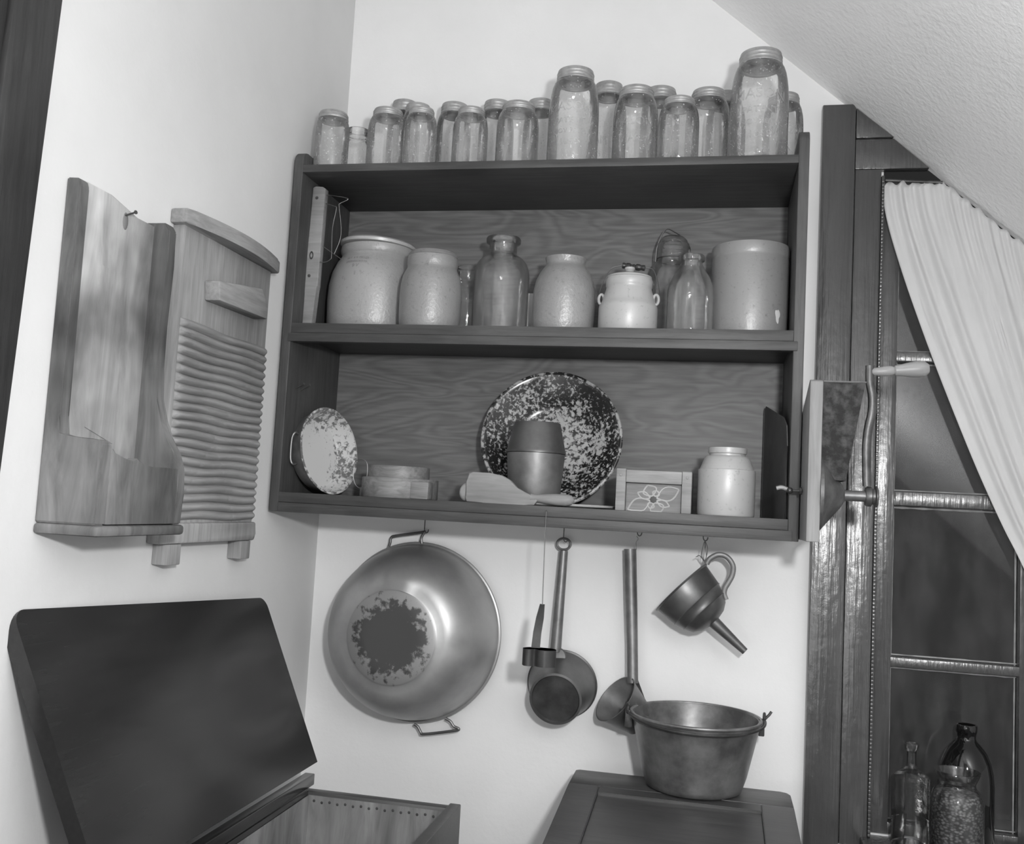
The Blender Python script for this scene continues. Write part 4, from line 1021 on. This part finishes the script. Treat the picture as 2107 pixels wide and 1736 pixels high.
slab(DX0 + .062, DX1 - .062, DY0 + .05, DYm - .036, -.006, .012, 'lid_panel')
bm = BM(); prism(bm, [(DY1 - .004, FL), (DY0 + .01, FL), (DY0 + .01, zs - .022), (DYm, DZ - .0225), (DY1 - .004, DZ - .0225)], 'x', DX0 + .008, DX1 - .008, .002); obj('cabinet_body', bm, 'desk_wood', t)

# copper kettle
kc = Vector((.900, -.140, DZ))
t = thing('copper_kettle', 'round copper kettle with iron bail standing on the wooden cabinet', 'kettle', tuple(kc))
r_b, r_t, hk_ = .099, .131, .142
mk = Matrix.Translation(kc + Vector((0, 0, .001))) 
bm = BM(); lathe(bm, [(0, 0), (r_b * .90, 0), (r_b * .97, .003), (r_b, .012), (r_b + .006, .03), (r_t - .004, hk_ - .016), (r_t - .001, hk_ - .012), (r_t - .003, hk_ - .008), (r_t + .001, hk_), (r_t - .006, hk_), (r_t - .008, hk_ - .015), (r_b + .002, .03), (r_b - .004, .010), (0, .004)], 80, mk)
obj('kettle_body', bm, 'copper', t, ang=60)
bm = BM(); tube(bm, [mk @ Vector(((r_t) * math.cos(a), (r_t) * math.sin(a), hk_)) for a in [2 * PI * i / 72 for i in range(72)]], .0035, 8, closed=True); obj('rolled_rim', bm, 'copper', t)
th0 = math.radians(8)
for s in (-1, 1):
    bm = BM(); q = mk @ Vector((s * (r_t + .004) * math.cos(th0), s * (r_t + .004) * math.sin(th0), hk_ - .002))
    box(bm, q + Vector((-.008, -.006, -.030)), q + Vector((.004, .006, .004)) if s > 0 else q + Vector((.008, .006, .004)), .002)
    tube(bm, [q + Vector((s * .003, .007 * math.cos(a), .006 + .009 * math.sin(a))) for a in [2 * PI * i / 14 for i in range(14)]], .003, 8, closed=True)
    obj('ear', bm, 'iron', t)
bm = BM(); pts = []
rr_ = r_t + .007
for i in range(33):
    a = PI + th0 * 1 + (PI) * i / 32
    pts.append(mk @ Vector((rr_ * math.cos(a), rr_ * math.sin(a) - .001, hk_ + .001 - .010 * math.sin(PI * i / 32))))
e0 = pts[0] + Vector((-.004, .004, .008)); e1 = pts[-1] + Vector((.010, .004, .010))
tube(bm, [e0 + Vector((.002, 0, .008))] + [e0] + pts + [e1, e1 + Vector((.004, .002, .006))], .0028, 8); obj('bail_handle', bm, 'iron', t)

# ------------------------------------------------------------------ bottles on the window sill
SZ = -.6015
def sill_vessel(name, label, cat, uL, uR, vm, vtop, y, prof, m, seg=48, sx=1, **k):
    a, b = at(uL, vm, 'y', y), at(uR, vm, 'y', y); c = (a + b) / 2; r = (b.x - a.x) / 2
    h = at((uL + uR) / 2, vtop, 'y', y - r * .4).z - SZ
    t = thing(name, label, cat, (c.x, y, SZ)); bm = BM()
    lathe(bm, [(p[0] * r, p[1] * h) for p in prof], seg, Matrix.Translation((c.x, y, SZ)) @ (Matrix.Rotation(PI / 4, 4, 'Z') if seg == 4 else Matrix.Identity(4)))
    if seg == 4: bmesh.ops.bevel(bm, geom=[e for e in bm.edges if abs((e.verts[0].co - e.verts[1].co).normalized().z) > .5], offset=.004, segments=3, affect='EDGES')
    obj('body', bm, m, t, ang=50); return t, c, r, h
sill_vessel('dark_jug', 'dark glass jug with short neck behind the bean jar on the window sill', 'jug', 1930, 2046, 1600, 1494, -.034,
  [(0, 0), (.95, 0), (1, .03), (1, .52), (.97, .62), (.88, .71), (.72, .79), (.5, .85), (.36, .875), (.33, .90), (.36, .935), (.385, .94), (.385, .985), (.37, 1), (.3, 1), (.28, .9)], 'glass_dark')
# square clear bottle: body and round neck in one
y = -.045
a, b = at(1836, 1650, 'y', y), at(1912, 1650, 'y', y); cx_ = (a.x + b.x) / 2; hw = (b.x - a.x) / 2 * .86
zt_ = at(1873, 1528, 'y', y).z; zs_ = at(1873, 1600, 'y', y).z; z1_ = at(1873, 1578, 'y', y).z
t = thing('square_bottle', 'square shouldered clear glass bottle at the left end of the window sill', 'bottle', (cx_, y, SZ))
bm = BM(); rot = Matrix.Translation((cx_, y, 0)) @ Matrix.Rotation(math.radians(38), 4, 'Z')
secs = [(hw * .9, 5, SZ + .004), (hw * .97, 5, SZ), (hw, 5, SZ + .006), (hw, 5, SZ + .05), (hw * .985, 5, SZ + .052), (hw, 5, SZ + .056), (hw, 5, zs_), (hw * .93, 4, zs_ + .006), (hw * .42, 2, z1_), (hw * .32, 2, z1_ + .008), (hw * .30, 2, zt_ - .018), (hw * .42, 2, zt_ - .014), (hw * .50, 2, zt_ - .002), (hw * .46, 2, zt_), (hw * .34, 2, zt_)]
rings = []
for r_, p_, z in secs:
    ring = []
    for i in range(48):
        a = 2 * PI * i / 48; ca, sa = math.cos(a), math.sin(a); k = (abs(ca) ** p_ + abs(sa) ** p_) ** (-1 / p_)
        ring.append(bm.verts.new(rot @ Vector((r_ * k * ca, r_ * k * sa, z))))
    rings.append(ring)
for a, b in zip(rings, rings[1:]):
    for i in range(48): bm.faces.new((a[i], a[(i + 1) % 48], b[(i + 1) % 48], b[i]))
bm.faces.new(rings[0][::-1]); obj('body', bm, 'glass_window_bottle', t, ang=18)
# bean jar
t, c, r, h = sill_vessel('bean_jar', 'glass jar filled with dry beans and flared rim at the front of the window sill', 'jar', 1913, 2025, 1660, 1590, -.150,
  [(0, 0), (.92, 0), (.97, .02), (1, .12), (1, .60), (.97, .70), (.88, .78), (.74, .83), (.68, .855), (.68, .88), (.76, .93), (.84, .97), (.86, 1.0), (.80, 1.0), (.66, .90)], 'glass_window_bottle')
bm = BM(); lathe(bm, [(0, .003), (r * .88, .003), (r * .95, .012), (r * .955, h * .60), (r * .92, h * .70), (r * .80, h * .77), (r * .4, h * .785), (0, h * .78)], 72, Matrix.Translation((c.x, -.150, SZ)))
bmesh.ops.subdivide_edges(bm, edges=bm.edges[:], cuts=2, use_grid_fill=True)
random.seed(3)
o = obj('beans', bm, 'beans', t); o['kind'] = 'stuff'
bm = BM(); c2 = at(2055, 1719, 'y', -.07)
lathe(bm, [(0, 0), (.03, 0), (.042, .004), (.050, .010), (.050, .0115), (.040, .006), (0, .002)], 40, Matrix.Translation((1.555, -.070, SZ + .0)))
o = obj('white_saucer', bm, 'stone_white', loc=(1.555, -.070, SZ)); tag(o, 'white saucer on the window sill right of the bean jar', 'saucer')
